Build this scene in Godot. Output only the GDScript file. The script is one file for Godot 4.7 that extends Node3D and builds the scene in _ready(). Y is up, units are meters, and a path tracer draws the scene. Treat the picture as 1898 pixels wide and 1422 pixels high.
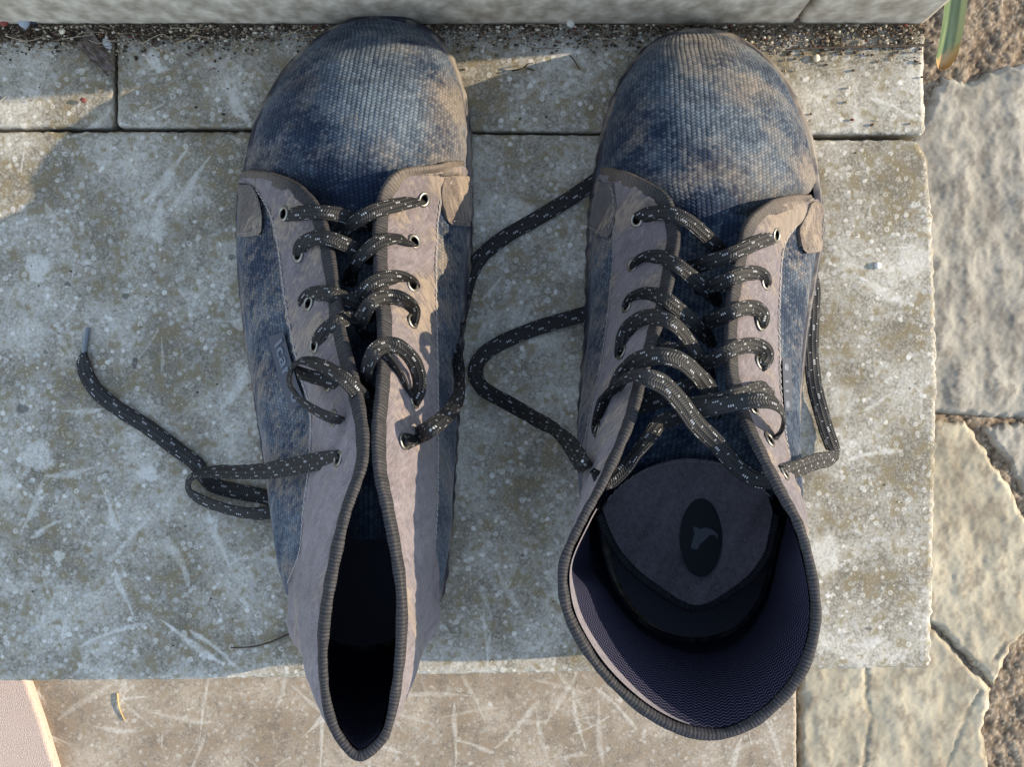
extends Node3D
# A pair of muddy lace-up ankle boots on a fossil limestone step, seen from straight above.
# Pixel readings of the photograph (1898 wide) become points in metres: 4000 px are one metre at the height of the step.

const EYE := 0.52
const SUN_UP := 18.8
const SUN_TURN := 4.7
var rng := RandomNumberGenerator.new()
var mat := {}
var nz := FastNoiseLite.new()
var nz_fine := FastNoiseLite.new()
var nz_patch := FastNoiseLite.new()

func _ready():
	rng.seed = 7
	# camera
	var cam := Camera3D.new(); cam.name = "camera"
	cam.position = Vector3(0, EYE, 0); cam.rotation_degrees = Vector3(-90, 0, 0)
	cam.fov = 37.745; cam.near = 0.02; cam.far = 60.0
	var lens := CameraAttributesPhysical.new()
	lens.frustum_focus_distance = 0.455; lens.frustum_focal_length = 18.0; lens.exposure_aperture = 3.4
	cam.fov = 37.745
	add_child(cam); cam.make_current()
	# sky, sun, exposure
	var we := WorldEnvironment.new(); we.name = "environment"
	var env := Environment.new()
	env.background_mode = Environment.BG_SKY
	var sm := ProceduralSkyMaterial.new()
	sm.sky_top_color = Color(0.36, 0.45, 0.58); sm.sky_horizon_color = Color(0.85, 0.91, 0.97); sm.sky_curve = 0.6
	sm.ground_bottom_color = Color(0.30, 0.27, 0.22); sm.ground_horizon_color = Color(0.55, 0.54, 0.50)
	sm.sun_angle_max = 12.0
	var sky := Sky.new(); sky.sky_material = sm; env.sky = sky
	env.background_energy_multiplier = 1.75
	env.tonemap_mode = Environment.TONE_MAPPER_LINEAR
	env.tonemap_exposure = 1.5
	env.sdfgi_enabled = true; env.ssao_enabled = true; env.ssil_enabled = true
	we.environment = env; add_child(we)
	var sun := DirectionalLight3D.new(); sun.name = "sun"
	sun.light_energy = 1.6; sun.light_color = Color(1.0, 0.93, 0.82); sun.light_angular_distance = 0.5; sun.shadow_enabled = true
	var up := deg_to_rad(SUN_UP); var az := deg_to_rad(SUN_TURN)
	var go := Vector3(-cos(up) * cos(az), -sin(up), cos(up) * sin(az))
	sun.basis = Basis.looking_at(go, Vector3.UP); sun.position = -go
	add_child(sun)
	for n in [[nz, 1.0, 4, 11], [nz_fine, 1.0, 3, 23], [nz_patch, 1.0, 5, 37]]:
		n[0].noise_type = FastNoiseLite.TYPE_SIMPLEX_SMOOTH; n[0].frequency = n[1]; n[0].seed = n[3]
		n[0].fractal_type = FastNoiseLite.FRACTAL_FBM; n[0].fractal_octaves = n[2]
	make_materials()
	build_steps()
	build_paving()
	build_debris()
	build_left_boot()
	build_right_boot()

# ------------------------------------------------------------------ points, splines, meshes
func W(px: float, py: float, mm: float) -> Vector3:
	var h := mm * 0.001
	var k := (EYE - h) / EYE / 4000.0
	return Vector3((px - 949.0) * k, h, (py - 711.0) * k)

func pix(p: Vector3) -> Vector2:
	var k := EYE / (EYE - p.y) * 4000.0
	return Vector2(949.0 + p.x * k, 711.0 + p.z * k)

func cr(a: Vector3, b: Vector3, c: Vector3, d: Vector3, t: float) -> Vector3:
	return 0.5 * (2.0 * b + (c - a) * t + (2.0 * a - 5.0 * b + 4.0 * c - d) * t * t + (3.0 * b - a - 3.0 * c + d) * t * t * t)

func at(P: Array, t: float) -> Vector3:
	var n := P.size()
	var i := clampi(int(t), 0, n - 2)
	var a: Vector3 = P[maxi(i - 1, 0)]; var d: Vector3 = P[mini(i + 2, n - 1)]
	return cr(a, P[i], P[i + 1], d, t - i)

func resample(P: Array, step: float) -> Array:
	var dense := []; var lens := [0.0]
	var n := (P.size() - 1) * 16
	for k in n + 1:
		dense.append(at(P, k / 16.0))
		if k: lens.append(lens[k - 1] + dense[k].distance_to(dense[k - 1]))
	var total: float = lens[n]
	var m := maxi(int(total / step), 2)
	var out := []; var j := 0
	for k in m + 1:
		var want := total * k / m
		while j < n - 1 and lens[j + 1] < want: j += 1
		var f: float = (want - lens[j]) / maxf(lens[j + 1] - lens[j], 1e-9)
		out.append(dense[j].lerp(dense[j + 1], clampf(f, 0, 1)))
	return out

func ev(st: Array, s: float, t: float) -> Vector3:
	var n := st.size()
	var i := clampi(int(s), 0, n - 2)
	return cr(at(st[maxi(i - 1, 0)], t), at(st[i], t), at(st[i + 1], t), at(st[mini(i + 2, n - 1)], t), s - i)

func loft(st: Array, s0: float, s1: float, t0: Array, t1: Array, nu: int, nv: int) -> PackedVector3Array:
	# stations resampled along t, then across s; rows i along s, columns j along t
	var n := st.size()
	var cols := []
	for k in n:
		var c := PackedVector3Array(); c.resize(nv)
		for j in nv: c[j] = at(st[k], lerpf(t0[k], t1[k], float(j) / (nv - 1)))
		cols.append(c)
	var G := PackedVector3Array(); G.resize(nu * nv)
	# spread the rows evenly along the middle curve
	var dense := []; var lens := [0.0]; var m := 400; var mid := nv / 2
	for k in m + 1:
		var s := lerpf(s0, s1, float(k) / m); var i := clampi(int(s), 0, n - 2)
		dense.append(cr(cols[maxi(i - 1, 0)][mid], cols[i][mid], cols[i + 1][mid], cols[mini(i + 2, n - 1)][mid], s - i))
		if k: lens.append(lens[k - 1] + dense[k].distance_to(dense[k - 1]))
	var q := 0
	for i in nu:
		var want: float = lens[m] * i / (nu - 1)
		while q < m - 1 and lens[q + 1] < want: q += 1
		var s := lerpf(s0, s1, (q + clampf((want - lens[q]) / maxf(lens[q + 1] - lens[q], 1e-9), 0, 1)) / m)
		var b := clampi(int(s), 0, n - 2)
		var f := s - b; var f2 := f * f; var f3 := f2 * f
		var wa := 0.5 * (-f + 2 * f2 - f3); var wb := 0.5 * (2 - 5 * f2 + 3 * f3); var wc := 0.5 * (f + 4 * f2 - 3 * f3); var wd := 0.5 * (f3 - f2)
		var ca: PackedVector3Array = cols[maxi(b - 1, 0)]; var cb: PackedVector3Array = cols[b]; var cc: PackedVector3Array = cols[b + 1]; var cd: PackedVector3Array = cols[mini(b + 2, n - 1)]
		for j in nv: G[i * nv + j] = ca[j] * wa + cb[j] * wb + cc[j] * wc + cd[j] * wd
	return G

func normals(G: PackedVector3Array, nu: int, nv: int, loop_v := false) -> PackedVector3Array:
	var N := PackedVector3Array(); N.resize(nu * nv)
	for i in nu:
		var a := maxi(i - 1, 0) * nv; var b := mini(i + 1, nu - 1) * nv
		for j in nv:
			var l := j - 1; var r := j + 1
			if loop_v:
				if l < 0: l = nv - 2
				if r >= nv: r = 1
			else:
				l = maxi(l, 0); r = mini(r, nv - 1)
			N[i * nv + j] = (G[b + j] - G[a + j]).cross(G[i * nv + r] - G[i * nv + l]).normalized()
	return N

func grid(G: PackedVector3Array, nu: int, nv: int, uv := PackedVector2Array(), col := PackedColorArray(), skip := PackedByteArray(), flip := false, loop_v := false) -> ArrayMesh:
	var N := normals(G, nu, nv, loop_v)
	var I := PackedInt32Array(); I.resize((nu - 1) * (nv - 1) * 6)
	var w := 0
	for i in nu - 1:
		for j in nv - 1:
			var a := i * nv + j
			if skip.size() and skip[a]: continue
			var b := a + nv; var d := a + 1; var c := b + 1
			if flip:
				I[w] = a; I[w + 1] = b; I[w + 2] = d; I[w + 3] = b; I[w + 4] = c; I[w + 5] = d
			else:
				I[w] = a; I[w + 1] = d; I[w + 2] = b; I[w + 3] = b; I[w + 4] = d; I[w + 5] = c
			w += 6
	I.resize(w)
	if flip:
		for k in N.size(): N[k] = -N[k]
	return pack(G, N, I, uv, col)

func pack(P: PackedVector3Array, N: PackedVector3Array, I: PackedInt32Array, uv := PackedVector2Array(), col := PackedColorArray()) -> ArrayMesh:
	var A := []; A.resize(Mesh.ARRAY_MAX)
	A[Mesh.ARRAY_VERTEX] = P; A[Mesh.ARRAY_NORMAL] = N; A[Mesh.ARRAY_INDEX] = I
	if uv.size(): A[Mesh.ARRAY_TEX_UV] = uv
	if col.size(): A[Mesh.ARRAY_COLOR] = col
	var m := ArrayMesh.new(); m.add_surface_from_arrays(Mesh.PRIMITIVE_TRIANGLES, A)
	return m

func arc_uv(G: PackedVector3Array, nu: int, nv: int, scale: float) -> PackedVector2Array:
	var uv := PackedVector2Array(); uv.resize(nu * nv)
	var mid := nv / 2; var along := 0.0
	for i in nu:
		if i: along += G[i * nv + mid].distance_to(G[(i - 1) * nv + mid])
		var up := 0.0
		for j in nv:
			if j: up += G[i * nv + j].distance_to(G[i * nv + j - 1])
			uv[i * nv + j] = Vector2(along, up) * scale
	return uv

func part(called: String, mesh: Mesh, m: Material, root: Node3D) -> MeshInstance3D:
	var o := MeshInstance3D.new(); o.name = called; o.mesh = mesh; o.material_override = m
	if root == null:
		add_child(o, true)
	else:
		root.add_child(o, true)
		if root.get_parent() == self: o.position = -root.position
	return o

func base(called: String, where: Vector3, label: String, category: String, group := "") -> Node3D:
	var o := Node3D.new(); o.name = called; o.position = where; add_child(o, true)
	tag(o, label, category, group)
	return o

func tag(o: Node, label: String, category: String, group := ""):
	if label: o.set_meta("label", label)
	if category: o.set_meta("category", category)
	if group: o.set_meta("group", group)

func lin(r: float, g: float, b: float) -> Color:   # an everyday 0..255 colour as linear values
	return Color(r / 255.0, g / 255.0, b / 255.0).srgb_to_linear()

# ------------------------------------------------------------------ materials
func std(called: String, c: Color, rough: float) -> StandardMaterial3D:
	var m := StandardMaterial3D.new(); m.resource_name = called; m.albedo_color = c.linear_to_srgb(); m.roughness = rough
	mat[called] = m
	return m

func noise_tex(freq: float, oct: int, sd: int, size := 512, normal := 0.0) -> NoiseTexture2D:
	var t := NoiseTexture2D.new(); t.width = size; t.height = size; t.seamless = true
	var n := FastNoiseLite.new(); n.frequency = freq; n.fractal_octaves = oct; n.seed = sd; n.noise_type = FastNoiseLite.TYPE_SIMPLEX_SMOOTH
	t.noise = n
	return t

func ramp_tex(freq: float, oct: int, sd: int, a: Color, b: Color, size := 512) -> NoiseTexture2D:
	var t := noise_tex(freq, oct, sd, size)
	var g := Gradient.new(); g.set_color(0, a); g.set_color(1, b); t.color_ramp = g
	return t

func make_materials():
	var m := std("canvas", Color.WHITE, 0.85)
	m.vertex_color_use_as_albedo = true; m.metallic_specular = 0.3
	m.rim_enabled = true; m.rim = 0.35
	m = std("suede", Color.WHITE, 0.95)
	m.vertex_color_use_as_albedo = true; m.metallic_specular = 0.15
	m.rim_enabled = true; m.rim = 0.5
	m.albedo_texture = ramp_tex(0.12, 4, 5, Color(0.72, 0.72, 0.72), Color(1, 1, 1)); m.uv1_scale = Vector3(28, 28, 1)
	m.heightmap_enabled = true; m.heightmap_texture = noise_tex(0.16, 3, 9); m.heightmap_scale = 0.018
	m = std("tape", Color.WHITE, 0.7); m.vertex_color_use_as_albedo = true; m.metallic_specular = 0.4
	m = std("rubber", Color.WHITE, 0.55); m.vertex_color_use_as_albedo = true
	m = std("lining", Color.WHITE, 0.95); m.metallic_specular = 0.2
	var zz := zigzag_image()
	m.albedo_texture = ImageTexture.create_from_image(zz); m.uv1_scale = Vector3(1 / 0.0024, 1 / 0.0044, 1)
	m.heightmap_enabled = true; m.heightmap_texture = m.albedo_texture; m.heightmap_scale = 0.03
	m = std("lace", Color.WHITE, 0.62); m.metallic_specular = 0.5
	var lc := lace_images()
	m.albedo_texture = lc[0]; m.heightmap_enabled = true; m.heightmap_texture = lc[1]; m.heightmap_scale = 0.045
	m = std("metal", Color(0.27, 0.26, 0.23), 0.42); m.metallic = 1.0
	m = std("thread", Color(0.38, 0.36, 0.335), 0.85)
	m = std("old_thread", Color(0.23, 0.21, 0.19), 0.8)
	m = std("tag_rubber", Color(0.045, 0.055, 0.075), 0.45)
	m = std("tag_letter", Color(0.125, 0.145, 0.18), 0.5)
	m = std("emblem", Color(0.075, 0.08, 0.09), 0.7)
	m = std("patch_black", Color(0.003, 0.0035, 0.006), 0.75)
	m = std("aglet", Color(0.16, 0.18, 0.20), 0.25)
	m = std("stones", Color.WHITE, 0.9); m.vertex_color_use_as_albedo = true; m.metallic_specular = 0.3
	m = std("leaf", Color.WHITE, 0.4); m.vertex_color_use_as_albedo = true; m.backlight_enabled = true; m.backlight = Color(0.25, 0.3, 0.1)

func zigzag_image() -> Image:
	var im := Image.create(48, 72, true, Image.FORMAT_RGB8)
	for y in 72:
		for x in 48:
			var d := absf(fposmod(y - absf(x - 24.0) * 1.15, 36.0) - 18.0)
			var k := clampf(1.0 - d / 5.0, 0, 1)
			im.set_pixel(x, y, Color(0.085, 0.085, 0.145).lerp(Color(0.42, 0.42, 0.50), k))
	return im

func lace_images() -> Array:
	var w := 256; var h := 128     # 16 mm along, once around
	var im := Image.create(w, h, true, Image.FORMAT_RGB8); var hm := Image.create(w, h, true, Image.FORMAT_L8)
	var r := RandomNumberGenerator.new(); r.seed = 3
	for y in h:
		for x in w:
			# two-over-two braid: bands of little slanted strands, mirrored from band to band
			var band := int(y / 10.667); var fy := fposmod(y, 10.667) / 10.667 - 0.5
			var s := 1.0 if band % 2 == 0 else -1.0
			var fx := fposmod(x + s * fy * 13.0 + (0.0 if band % 4 < 2 else 8.0), 16.0) / 16.0 - 0.5
			var k := sqrt(maxf(0, 1 - fy * fy * 3.4)) * sqrt(maxf(0, 1 - fx * fx * 3.6))
			var g := lerpf(0.010, 0.115, k * k)
			im.set_pixel(x, y, Color(g, g * 1.0, g * 1.03)); hm.set_pixel(x, y, Color(k, k, k))
	# pale tracer threads: dashes in staggered rows
	for side in 2:
		for row in 6:
			var yc := 8 + side * 64 + row * 8 + 4
			var start := (row * 43 + side * 70) % 256
			for k in ([[0, 6], [128, 6]] if row % 2 == 0 else [[0, 7], [14, 7], [28, 7]]):
				for x in k[1] + 2:
					for y in 6:
						var q: float = 1.0 - absf(y - 2.5) / 3.0 - absf(x - k[1] * 0.5 - 1.0) / (k[1] * 1.4)
						if q > 0.1:
							im.set_pixel(posmod(start + k[0] + x, w), yc + y - 3, Color(0.78, 0.79, 0.80) * (0.7 + 0.3 * q))
	return [ImageTexture.create_from_image(im), ImageTexture.create_from_image(hm)]

# ------------------------------------------------------------------ shelly limestone
var buf: PackedByteArray
var bw := 0
var grain := PackedByteArray()
var bh := 0

func blend(i: int, r: float, g: float, b: float, a: float):
	buf[i] = int(buf[i] + (r - buf[i]) * a); buf[i + 1] = int(buf[i + 1] + (g - buf[i + 1]) * a); buf[i + 2] = int(buf[i + 2] + (b - buf[i + 2]) * a)

func fossil(cx: float, cy: float, rx: float, ry: float, ang: float, kind: int, tone: float, alpha: float):
	# kind 0 solid, 1 ring, 2 tapered blade, 3 fan with growth lines
	var R := int(ceil(maxf(rx, ry))) + 1
	var ca := cos(ang); var sa := sin(ang)
	var wob := rng.randf() * 6.0
	for y in range(maxi(0, int(cy) - R), mini(bh, int(cy) + R + 1)):
		for x in range(maxi(0, int(cx) - R), mini(bw, int(cx) + R + 1)):
			var dx := x - cx; var dy := y - cy
			var u := (dx * ca + dy * sa) / rx; var v := (dy * ca - dx * sa) / ry
			if absf(u) >= 1.0: continue
			var a := 0.0; var t := tone
			if kind == 2:
				var bow := 0.35 * sin(u * 2.2 + wob)
				var half := sqrt(1.0 - u * u) * (0.72 + 0.28 * sin(u * 3.0 + wob))
				var d := absf(v - bow) / maxf(half, 0.02)
				if d >= 1.0: continue
				a = minf(1.0, (1.0 - d) * 1.6) * (0.85 + 0.15 * sin(u * 9.0 + wob * 3.0 + v * 2.0))
				if d > 0.72: t += 10.0
			else:
				var rr := u * u + v * v
				rr = sqrt(rr)
				if R > 6:
					var th := atan2(v, u)
					rr /= 0.84 + 0.10 * sin(th * 3.0 + wob) + 0.06 * sin(th * 7.0 + wob * 2.0)
				if rr >= 1.0: continue
				a = minf(1.0, (1.0 - rr) * 3.5)
				if kind == 1: a *= 1.0 if rr > 0.52 else 0.25
				elif kind == 3: a *= 0.88 + 0.07 * sin((rr + 0.25 * u) * 30.0 + sin(v * 4.0 + wob))
				else: a *= 0.8 + 0.2 * rr
			blend((y * bw + x) * 3, t, t * 0.985, t * 0.94, a * alpha * clampf(grain[y * bw + x] * 0.0040 + 0.40, 0.68, 1.0))

func stone_image(w: int, h: int, sd: int, dark: Color, mid: Color, ochre: Color, per_mm: float, small: int, blades: int, big: Array, x0: float, z0: float, height: float, crowd := 0.8) -> ImageTexture:
	bw = w; bh = h
	rng.seed = sd
	var ims := []
	for f in [[0.006, 4, 1], [0.03, 4, 2], [0.16, 3, 3], [0.092, 1, 4], [0.092, 1, 4], [0.24, 1, 5]]:
		var n := FastNoiseLite.new(); n.frequency = f[0] * 3.4 / per_mm; n.fractal_octaves = f[1]; n.seed = sd + f[2]; n.noise_type = FastNoiseLite.TYPE_SIMPLEX_SMOOTH
		if ims.size() > 2:
			n.noise_type = FastNoiseLite.TYPE_CELLULAR; n.fractal_type = FastNoiseLite.FRACTAL_NONE; n.cellular_jitter = 0.95
			n.cellular_return_type = FastNoiseLite.RETURN_CELL_VALUE if ims.size() == 4 else FastNoiseLite.RETURN_DISTANCE
			n.domain_warp_enabled = true; n.domain_warp_amplitude = 3.0; n.domain_warp_frequency = 0.09
		var im: Image = n.get_image(w, h)
		im.convert(Image.FORMAT_L8); ims.append(im.get_data())
	var A: PackedByteArray = ims[0]; var B: PackedByteArray = ims[1]; var C: PackedByteArray = ims[2]
	var F: PackedByteArray = ims[3]; var V: PackedByteArray = ims[4]; var F2: PackedByteArray = ims[5]
	var fmax := 1; var fmin := 255; var gmax := 1; var gmin := 255
	for i in range(0, w * h, 7):
		fmax = maxi(fmax, F[i]); fmin = mini(fmin, F[i]); gmax = maxi(gmax, F2[i]); gmin = mini(gmin, F2[i])
	var fk := 1.0 / maxi(1, fmax - fmin); var gk := 1.0 / maxi(1, gmax - gmin)
	buf = PackedByteArray(); buf.resize(w * h * 3); grain = C
	var dr := dark.r * 255; var dg := dark.g * 255; var db := dark.b * 255
	var mr := mid.r * 255 - dr; var mg := mid.g * 255 - dg; var mb := mid.b * 255 - db
	var orr := ochre.r * 255; var og := ochre.g * 255; var ob := ochre.b * 255
	var k := 0
	for i in w * h:
		var a := A[i] * 0.0039; var b := B[i] * 0.0039; var c := C[i] * 0.0039
		var t := clampf((a - 0.5) * 0.9 + (b - 0.5) * 0.8 + (c - 0.5) * 0.75 + 0.5, 0.0, 1.0)
		var o := clampf((b - 0.54) * 3.4 + (0.5 - a) * 1.2 + (c - 0.5) * 0.9, 0.0, 0.7)
		var r := dr + mr * t; var g := dg + mg * t; var bb := db + mb * t
		r += (orr - r) * o; g += (og - g) * o; bb += (ob - bb) * o
		# crowded pale grains: some cells filled, some only ringed
		var v := V[i] * 0.0039; var d := (F[i] - fmin) * fk
		var size := 0.13 + 0.30 * v * v
		var q := clampf((size - d) * 8.0, 0.0, 1.0)
		if fposmod(v * 13.7, 1.0) > 0.5: q *= clampf(absf(d - size * 0.3) * 11.0, 0.2, 1.0)
		q *= clampf(0.25 + v + (a - 0.5) * 1.4, 0.0, 1.0) * crowd
		var q2 := clampf((0.20 - (F2[i] - gmin) * gk) * 9.0, 0.0, 1.0) * clampf(c * 2.6 - 0.7, 0.0, 1.0) * crowd * 1.1
		q = maxf(q, q2)
		var pale := 160.0 + 62.0 * fposmod(v * 7.31, 1.0)
		r += (pale - r) * q; g += (pale * 0.985 - g) * q; bb += (pale * 0.945 - bb) * q
		buf[k] = int(r); buf[k + 1] = int(g); buf[k + 2] = int(bb)
		k += 3
	for i in small:
		var x := rng.randf() * w; var y := rng.randf() * h
		var dens := A[int(y) * w + int(x)] * 0.0039
		if rng.randf() > 0.35 + dens * 0.8: continue
		var r := per_mm * lerpf(0.4, 2.3, pow(rng.randf(), 2.4))
		fossil(x, y, r, r * rng.randf_range(0.6, 1.0), rng.randf() * TAU, 1 if rng.randf() < 0.42 else 0, rng.randf_range(160, 218), rng.randf_range(0.3, 0.85))
	for i in blades:
		var l := per_mm * lerpf(2.5, 9.0, pow(rng.randf(), 1.6))
		fossil(rng.randf() * w, rng.randf() * h, l, l * rng.randf_range(0.09, 0.2), rng.randf() * TAU, 2, rng.randf_range(175, 212), rng.randf_range(0.3, 0.8))
	for f in big:     # photograph px, py, half length, half width (px), degrees, kind, strength
		var p := W(f[0], f[1], height)
		var k2 := (EYE - height * 0.001) / EYE / 4.0
		fossil((p.x - x0) * 1000 * per_mm, (p.z - z0) * 1000 * per_mm, f[2] * k2 * per_mm, f[3] * k2 * per_mm, deg_to_rad(f[4]), f[5], 208 if f[6] > 0 else 60, absf(f[6]))
	# pits and specks of dirt
	for i in int(w * h / 5200.0):
		var r := per_mm * lerpf(0.2, 0.7, pow(rng.randf(), 3.0))
		fossil(rng.randf() * w, rng.randf() * h, r, r * rng.randf_range(0.5, 1.0), rng.randf() * TAU, 0, rng.randf_range(45, 75), rng.randf_range(0.3, 0.8))
	var im2 := Image.create_from_data(w, h, false, Image.FORMAT_RGB8, buf)
	return ImageTexture.create_from_image(im2)

func slab(called: String, root: Node3D, poly: Array, top: float, thick: float, chip: float, m: Material, x0: float, z0: float, sx: float, sz: float, mmh: float, sd: int, bevel := 0.0014) -> MeshInstance3D:
	# poly in photograph pixels at height mmh, clockwise as seen; a slab with a worn, slightly chipped arris
	rng.seed = sd
	var pts := []
	var cs := []
	for q in poly: cs.append(W(q.x, q.y, mmh))
	var soft := []      # sharp corners worn round
	for i in cs.size():
		var v: Vector3 = cs[i]; var p0: Vector3 = cs[(i + cs.size() - 1) % cs.size()]; var p1: Vector3 = cs[(i + 1) % cs.size()]
		var d0 := (p0 - v).normalized(); var d1 := (p1 - v).normalized()
		if d0.dot(d1) < -0.9: soft.append(v); continue
		var r := minf(bevel * 2.0 + chip * 0.8, 0.45 * minf(p0.distance_to(v), p1.distance_to(v)))
		var a := v + d0 * r; var b := v + d1 * r
		for k in 5:
			var f := k / 4.0
			soft.append(a.lerp(v, f).lerp(v.lerp(b, f), f))
	for i in soft.size():
		var a: Vector3 = soft[i]; var b: Vector3 = soft[(i + 1) % soft.size()]
		var n := maxi(int(a.distance_to(b) / 0.0022), 1)
		for k in n: pts.append(a.lerp(b, float(k) / n))
	var n := pts.size()
	var outw := []
	for i in n:
		var d: Vector3 = pts[(i + 1) % n] - pts[(i + n - 1) % n]
		outw.append(Vector3(d.z, 0, -d.x).normalized())
	var rings := 6
	var G := PackedVector3Array(); var uv := PackedVector2Array()
	G.resize((n + 1) * rings); uv.resize((n + 1) * rings)
	var inner := PackedVector2Array(); var inner3 := []
	for i in n + 1:
		var q := i % n
		var p: Vector3 = pts[q]
		var j := chip * (0.35 if p.x < 0.19 else 1.0) * (nz.get_noise_2d(p.x * 260, p.z * 260) + 0.7 * nz_fine.get_noise_2d(p.x * 900, p.z * 900))
		var e: float = bevel + minf(bevel * 0.8, 0.0011) * (nz_fine.get_noise_2d(p.x * 420 + 9, p.z * 420))
		var o: Vector3 = outw[q]
		var prof := [[-bevel * 1.7 - chip * 0.7, 0.0], [-e * 0.8 + j, -e * 0.22], [-e * 0.2 + j * 1.1, -e * 0.9], [j * 0.6, -e * 2.0], [j * 0.4, -thick * 0.5], [0.0, -thick]]
		for k in rings:
			var w: Vector3 = p + o * prof[k][0]
			G[i * rings + k] = Vector3(w.x, top + prof[k][1], w.z)
			uv[i * rings + k] = Vector2((w.x + o.x * prof[k][1] * -0.8 - x0) / sx, (w.z + o.z * prof[k][1] * -0.8 - z0) / sz)
		if i < n:
			inner3.append(G[i * rings]); inner.append(Vector2(G[i * rings].x, G[i * rings].z))
	var N := normals(G, n + 1, rings)
	var I := PackedInt32Array()
	for i in n:
		for k in rings - 1:
			var a := i * rings + k; var b := a + rings
			I.append_array([a, a + 1, b, b, a + 1, b + 1])
	# is the winding outward? check with the first side face
	var out_ok := N[3].dot(outw[0]) > 0
	if not out_ok:
		for k in range(0, I.size(), 3):
			var t := I[k]; I[k] = I[k + 1]; I[k + 1] = t
		for k in N.size(): N[k] = -N[k]
	for i in n + 1: N[i * rings] = Vector3.UP
	var first := G.size()
	for p in inner3:
		G.append(p); N.append(Vector3.UP); uv.append(Vector2((p.x - x0) / sx, (p.z - z0) / sz))
	var tri := Geometry2D.triangulate_polygon(inner)
	for k in range(0, tri.size(), 3):
		var a := tri[k]; var b := tri[k + 1]; var c := tri[k + 2]
		var nn: Vector3 = (inner3[c] - inner3[a]).cross(inner3[b] - inner3[a])
		if nn.y > 0: I.append_array([first + a, first + b, first + c])
		else: I.append_array([first + a, first + c, first + b])
	return part(called, pack(G, N, I, uv), m, root)

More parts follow.
